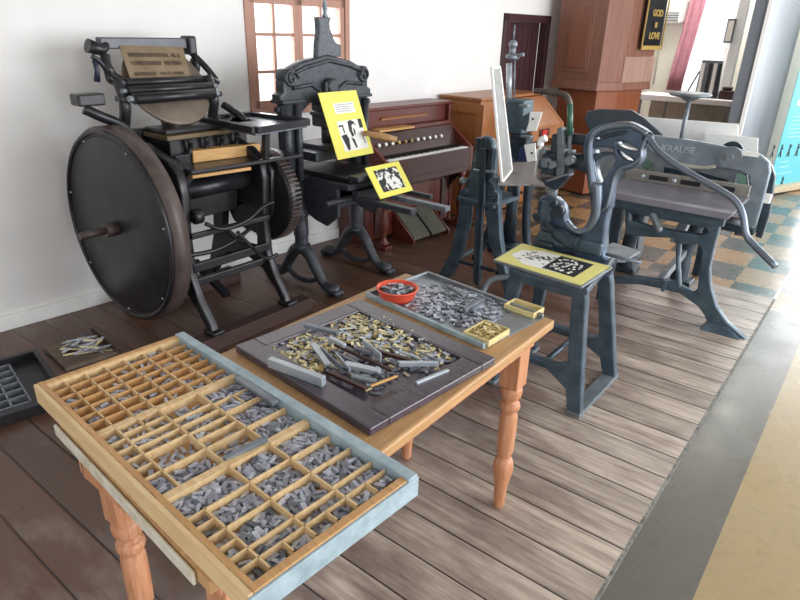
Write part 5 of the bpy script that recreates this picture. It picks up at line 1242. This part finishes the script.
for u_, v_, r_ in ((.12, .34, .2), (.17, .33, -.3)):
    o = MB().prism([(-.012, -.006, 0), (.010, -.008, 0), (.014, .002, 0), (0, .008, 0), (-.013, .005, 0)], (0, 0, .003)).build('yellow_scrap', plain('yellow_scrap_paint', 'C9A63A', .6)); o.location = cw(u_, v_, .009); o.rotation_euler = (0, .1, r_)
    tag(o, 'yellow scrap of card in a small compartment of the type case', 'scrap', 'yellow scraps in the type case')

# ================================================================== DARK WOODEN PANEL WITH LOOSE PIECES
pc_ = [Vector((-1.325, .935, 0)), Vector((-.778, .905, 0)), Vector((-.77, 1.405, 0)), Vector((-1.318, 1.44, 0))]
pc_ = [fz(235, 346, TZ + .02), fz(370, 430, TZ + .02), fz(487, 349.5, TZ + .02), fz(351, 296, TZ + .02)]
O3 = Vector((pc_[0].x, pc_[0].y, TZ + .001)); R3 = math.atan2(pc_[1].y - pc_[0].y, pc_[1].x - pc_[0].x)
L3 = (pc_[1] - pc_[0]).length; W3 = (pc_[3] - pc_[0]).length
pan = thing('panel_tray', 'dark purple brown framed wooden panel heaped with loose pieces on the table', 'tray', O3, R3)
def FR(name, a, b, mat='panelwood'): MB().box(a, b).build(name, mat, pan, local=True, bevel=.003)
PB = .062
FR('panel_board', (.01, .01, 0), (L3 - .01, W3 - .01, .012))
FR('panel_rail', (0, 0, 0), (L3, PB, .022)); FR('panel_rail', (0, W3 - PB, 0), (L3, W3, .022)); FR('panel_rail', (0, PB, 0), (PB, W3 - PB, .022)); FR('panel_rail', (L3 - PB, PB, 0), (L3, W3 - PB, .022))
g = MB()
for a, b in (((PB, PB), (L3 - PB, PB)), ((L3 - PB, PB), (L3 - PB, W3 - PB)), ((L3 - PB, W3 - PB), (PB, W3 - PB)), ((PB, W3 - PB), (PB, PB))): g.bar((*a, .016), (*b, .016), .010, .010)
g.build('inner_moulding', 'panelwood', pan, local=True, bevel=.002)
P4 = Matrix.Translation(O3) @ Matrix.Rotation(R3, 4, 'Z'); P4i = P4.inverted()
def ploc(px, py, z=.0): q = fz(px, py, TZ + .02 + z); return P4i @ q
# small pieces
random.seed(9)
bk = []
for i, (l, w_, h, m_) in enumerate([(.020, .008, .0024, 'bone'), (.015, .010, .0024, 'brass'), (.025, .007, .0024, 'bone'), (.018, .008, .003, 'lead'), (.025, .009, .003, 'lead_dk'), (.021, .011, .003, 'slug')]):
    bk.append((MB().box((-l / 2, -w_ / 2, 0), (l / 2, w_ / 2, h)).box((-l / 2, -w_ / 2, 0), (-l / 2 + .003, w_ / 2, h * 1.5)), m_))
proto = [mb.build('loose_piece', m_) for mb, m_ in bk]
def inpoly(x, y, pts):
    r_ = False
    for (x1, y1), (x2, y2) in zip(pts, pts[1:] + pts[:1]):
        if (y1 > y) != (y2 > y) and x < (x2 - x1) * (y - y1) / (y2 - y1) + x1: r_ = not r_
    return r_
def heap(regpx, n, choice, z0, step, label, cat, group, name, per=90, sc=1.0, stuff_from=300, mnd=.006, zlev=TZ + .02, maxl=3):
    reg = [tuple(fz(a, b, zlev)[:2]) for a, b in regpx]
    xs = [p[0] for p in reg]; ys = [p[1] for p in reg]; got = []; tries = 0
    cx_, cy_ = sum(xs) / len(xs), sum(ys) / len(ys); R_ = max(max(xs) - min(xs), max(ys) - min(ys)) / 2
    while len(got) < n and tries < n * 60:
        tries += 1
        x, y = random.uniform(min(xs), max(xs)), random.uniform(min(ys), max(ys))
        if not inpoly(x, y, reg): continue
        d = math.hypot(x - cx_, y - cy_) / R_
        if random.random() < d * d * .7: continue
        lay = random.randint(0, max(0, int((maxl + .99) * (1 - d))))
        if any((x - q[0]) ** 2 + (y - q[1]) ** 2 < mnd ** 2 and q[2] == lay for q in got): continue
        got.append((x, y, lay))
    rest_ = {}
    got.sort(key=lambda g_: g_[1] - g_[2] * .1)
    for k, (x, y, lay) in enumerate(got):
        src = proto[choice()]
        mt = Matrix.Translation((x, y, z0 + lay * step)) @ Matrix.Rotation(random.uniform(-PI, PI), 4, 'Z') @ Matrix.Rotation(random.gauss(0, .10 if lay else .02), 4, 'Y') @ Matrix.Diagonal((sc * random.uniform(.8, 1.5) if sc > 1 else 1, sc, 1, 1))
        if k < stuff_from:
            o = src.copy(); o.name = name; COL.objects.link(o); o.matrix_world = mt
            gold = src.data.materials[0].name.startswith(('pale_wood', 'dull_brass'))
            ad = {'pale_wood_type': 'pale yellowish', 'dull_brass': 'brass coloured', 'type_metal': 'grey', 'tarnished_type_metal': 'dark grey', 'silver_slug_metal': 'bright silvery'}[src.data.materials[0].name]
            dx, dy = (x - cx_) / R_, (y - cy_) / R_
            pos = 'middle' if abs(dx) < .3 and abs(dy) < .3 else (('open side' if dx > 0 else 'wall side') if abs(dx) > abs(dy) else ('far side' if dy > 0 else 'near side'))
            tag(o, '%s piece, %s%s of %s' % (ad, 'on top, ' if lay > 1 else '', pos, label), cat, '%s pieces, %s%s of %s' % (ad, 'on top, ' if lay > 1 else '', pos, label))
        else:
            mb = rest_.setdefault('all', MB()); mb.add([mt @ v.co for v in src.data.vertices], [tuple(q.vertices) for q in src.data.polygons])
            rest_.setdefault('mats', []).extend([src.data.materials[0].name] * len(src.data.polygons))
    if rest_:
        o = rest_['all'].build('type_pieces', 'lead'); names = sorted(set(rest_['mats'])); o.data.materials.clear()
        for m_ in names: o.data.materials.append(bpy.data.materials[m_])
        for pl_, m_ in zip(o.data.polygons, rest_['mats']): pl_.material_index = names.index(m_)
        tag(o, 'smaller loose pieces filling the rest of ' + label, 'type pieces', None, 'stuff')
    return got
PZ = TZ + .0135
heap([(265, 346), (302, 329), (330, 337), (345, 352), (340, 368), (318, 374), (290, 362)], 190, lambda: random.choice((0, 0, 1, 2, 0, 1, 3)), PZ, .0030, 'the left heap on the dark panel', 'type piece', 0, 'type_piece', mnd=.008, stuff_from=110)
heap([(312, 325), (352, 304), (375, 311), (410, 328), (445, 345), (457, 358), (425, 362), (390, 354), (350, 344)], 300, lambda: random.choice((0, 0, 1, 2, 2, 3, 5)), PZ, .0030, 'the back heap on the dark panel', 'type piece', 0, 'type_piece', mnd=.008, stuff_from=130)
heap([(345, 336), (400, 345), (450, 352), (464, 360), (445, 374), (400, 374), (375, 394), (345, 374), (325, 360)], 110, lambda: random.choice((3, 4, 5, 5, 0, 4)), PZ + .001, .0033, 'the front scatter on the dark panel', 'type piece', 0, 'type_piece', mnd=.010, maxl=1, stuff_from=60)
# the larger bars and slugs on the panel
def pb(px0, py0, px1, py1, w_, h, mat, label, z=.0, name='metal_bar', cat='metal bar', group=None, z2=None):
    a, b = fz(px0, py0, TZ + .024 + z), fz(px1, py1, TZ + .024 + (z2 if z2 is not None else z)); return barobj(name, label, cat, a, b, w_, h, mat, group)
pb(270, 366, 324, 386, .018, .026, 'steel', 'long thick bright steel bar standing on the near edge of the dark wooden panel', -.0005)
pb(305, 327, 338, 335, .016, .012, 'steel_dk', 'grey flat bar pointing from the back of the dark panel towards the heap', .006)
pb(313, 345, 328, 366, .017, .008, 'steel', 'bright flat slug lying on the wall side heap of the dark panel', .008)
pb(321, 352, 342, 372, .004, .018, 'steel_dk', 'dark thin strip on edge beside the bright flat slug on the heap', .003)
pb(335, 346, 392, 372, .008, .008, 'darkwood', 'long dark rod across the middle of the dark panel, nearer the window', .004)
pb(332, 352, 384, 379, .008, .008, 'lead_dk', 'long dark grey rod across the middle of the dark panel, nearer the near edge', .004)
pb(328, 373, 366, 390, .014, .008, 'organ_dk', 'brown reglet strip at the front of the dark panel', .0)
pb(371, 387, 397, 377, .006, .006, 'lightwood', 'pale narrow wooden stick across the front of the dark panel', .008, 'wooden_stick', 'stick')
pb(399, 366, 438, 366, .010, .014, 'steel', 'bright silver slug lying at the open floor end of the front scatter', -.002)
pb(416, 384, 448, 371, .010, .006, 'steel', 'light grey slug lying alone on the open floor side rim of the dark panel', -.001)
pb(418, 388, 440, 379, .011, .006, 'steel', 'shorter light grey slug beside the outermost slug of the dark panel', -.001) if False else None
pb(345, 366, 380, 374, .020, .012, 'steel', 'wide bright crumpled looking slug in the middle of the dark panel', .004)
pb(352, 378, 376, 384, .016, .010, 'steel_dk', 'wide grey slug between the brown strip and the pale stick', .002)
pb(330, 340, 345, 348, .012, .012, 'steel', 'short bright block where the two heaps on the panel meet', .010)
pb(363, 345, 381, 360, .005, .020, 'steel', 'upright bright strip leaning at the middle of the panel heap', .004)
pb(355, 350, 372, 354, .018, .010, 'lead_dk', 'dark grey block behind the upright bright strip on the panel', .004)
pb(374, 352, 412, 363, .010, .010, 'organ_dk', 'brown grey strip between the window side heap and the silver slug', .002)
pb(418, 352, 440, 362, .008, .004, 'steel_dk', 'flat grey strip at the open floor end of the window side heap', .002)
pb(400, 352, 418, 358, .009, .004, 'steel', 'flat bright strip beside the grey strip at the heap end', .003)
pb(371, 316, 388, 325, .008, .005, 'steel_dk', 'thin grey strip along the window edge of the panel heap', .002)
pb(336, 356, 350, 372, .004, .012, 'steel', 'thin bright strip on edge in the wall side heap', .008)

# ================================================================== GALLEY TRAY
gq = [fz(366, 294, TZ + .012), fz(427, 272, TZ + .012), fz(540, 309, TZ + .012), fz(484, 346, TZ + .012)]
O5 = Vector((gq[0].x, gq[0].y, TZ + .001)); ex = gq[3] - gq[0]; ey_ = gq[1] - gq[0]; R5 = math.atan2(ex.y, ex.x); L5, W5 = ex.length, ey_.length
gal = thing('galley_tray', 'shallow grey zinc tray of loose grey type behind the dark panel', 'tray', O5, R5)
MB().box((0, 0, 0), (L5, W5, .004)).build('tray_floor', 'greytray', gal, local=True)
MB().box((0, -.004, 0), (L5, .008, .018)).build('tray_rim', 'paleblue', gal, local=True, bevel=.002)
MB().box((0, W5 - .012, 0), (L5, W5, .018)).build('tray_rim', 'greytray', gal, local=True, bevel=.002)
MB().box((0, .008, 0), (.010, W5 - .012, .018)).build('tray_rim', 'greytray', gal, local=True, bevel=.002)
GZ = TZ + .0055
heap([(402, 300), (425, 283), (440, 281), (500, 300), (512, 306), (498, 318), (478, 330), (455, 325), (420, 312)], 330, lambda: random.choice((3, 3, 3, 4, 5, 5)), GZ, .0032, 'the loose pile in the zinc tray', 'metal piece', 0, 'metal_piece', mnd=.0085, zlev=TZ + .01, maxl=3, stuff_from=240, sc=1.15)
def gb(px0, py0, px1, py1, w_, h, mat, label, z=.01): a, b = fz(px0, py0, TZ + .012 + z), fz(px1, py1, TZ + .012 + z); return barobj('metal_bar', label, 'metal bar', a, b, w_, h, mat)
gb(447, 287, 464, 298, .010, .010, 'lead_dk', 'dark short bar on top of the loose pile in the zinc tray')
gb(464, 312, 480, 302, .012, .012, 'lead_dk', 'dark block beside the brass filled box side of the zinc tray', .008)
gb(472, 312, 484, 300, .014, .008, 'steel_dk', 'grey slab lying in the zinc tray behind the brass filled box', .004)
gb(478, 296, 494, 303, .008, .008, 'steel_dk', 'grey bar at the far rim of the zinc tray beside the empty wooden box', .004)
# two little wooden boxes at the tray's open end
def boxlet(q, name, label, hgt, mat):
    o_ = Vector((q[0].x, q[0].y, TZ + .0055)); ex_ = q[1] - q[0]; ey2 = q[3] - q[0]; t = thing(name, label, 'box', o_, math.atan2(ex_.y, ex_.x)); l, w_ = ex_.length, ey2.length
    MB().box((0, 0, 0), (l, w_, .003)).build('box_bottom', mat, t, local=True)
    for a, b in (((0, 0), (l, .005)), ((0, w_ - .005), (l, w_)), ((0, .005), (.005, w_ - .005)), ((l - .005, .005), (l, w_ - .005))): MB().box((*a, .0), (*b, hgt)).build('box_side', mat, t, local=True, bevel=.001)
    return t, o_, math.atan2(ex_.y, ex_.x), l, w_
ylw = woodmat('pale_yellow_box_wood', 'E0CF98', 'C4AE74', .5, 0)
zb_ = TZ + .026
qa = [fz(463, 331, zb_), fz(489, 341, zb_), fz(503, 326, zb_), fz(481, 318, zb_)]
t, o_, ra, l_, w_ = boxlet(qa, 'small_box', 'small pale wooden box filled with brass coloured pieces at the corner of the zinc tray', .020, ylw)
mt5 = Matrix.Translation(o_) @ Matrix.Rotation(ra, 4, 'Z')
MB().box((.005, .005, .003), (l_ - .005, w_ - .005, .012)).build('box_packing', 'brass', t, local=True)
random.seed(15)
for k in range(52):
    src = proto[random.choice((0, 1, 1))]; o = src.copy(); o.name = 'brass_piece'; COL.objects.link(o)
    p = mt5 @ Vector((random.uniform(.013, l_ - .013), random.uniform(.013, w_ - .013), .0125 + .0024 * (k // 18))); o.location = p; o.rotation_euler = (0, random.gauss(0, .1), random.uniform(-PI, PI))
    tag(o, 'tiny brass coloured piece in the small pale wooden box', 'type piece', 'brass pieces in the small box')
qb = [fz(504, 303, zb_), fz(534, 313, zb_), fz(541, 306, zb_), fz(511, 296, zb_)]
boxlet(qb, 'small_box', 'empty long pale wooden box at the far corner of the zinc tray', .018, ylw)

# ================================================================== RED BOWL
bc = fz(397, 299, TZ + .006)
bw = thing('plastic_bowl', 'orange red plastic bowl full of grey type standing on the corner of the zinc tray', 'bowl', (bc.x, bc.y, TZ + .0052)); 
BRd = .073
MB().lathe((bc.x, bc.y, TZ + .0052), [(.040, 0), (.050, .001), (.062, .018), (.069, .040), (.0725, .042), (.0725, .045), (.067, .045), (.060, .020), (.047, .004), (.0, .004)], 40).build('bowl', 'red', bw)
MB().lathe((bc.x, bc.y, TZ + .0052), [(.0, .004), (.047, .0045), (.058, .02), (.062, .030), (.03, .034), (0, .035)], 24).build('bowl_fill', 'lead_dk', bw, label='grey fill of packed type')
random.seed(4)
for k in range(60):
    r_ = .050 * math.sqrt(random.random()); a0 = random.uniform(-PI, PI); src = proto[random.choice((3, 4, 5))]; o = src.copy(); o.name = 'bowl_piece'; COL.objects.link(o)
    o.location = (bc.x + r_ * math.cos(a0), bc.y + r_ * math.sin(a0), TZ + .0415 + .003 * (k // 22) - r_ * .08); o.rotation_euler = (random.gauss(0, .12), random.gauss(0, .12), random.uniform(-PI, PI))
    ad = {'type_metal': 'grey', 'tarnished_type_metal': 'dark grey', 'silver_slug_metal': 'bright silvery'}[src.data.materials[0].name]; sd = ('near' if math.sin(a0) < 0 else 'far') + (' left' if math.cos(a0) < 0 else ' right')
    tag(o, '%s type piece heaped in the %s of the orange red bowl' % (ad, sd), 'type piece', '%s pieces in the %s of the red bowl' % (ad, sd))
for o in proto: bpy.data.objects.remove(o)
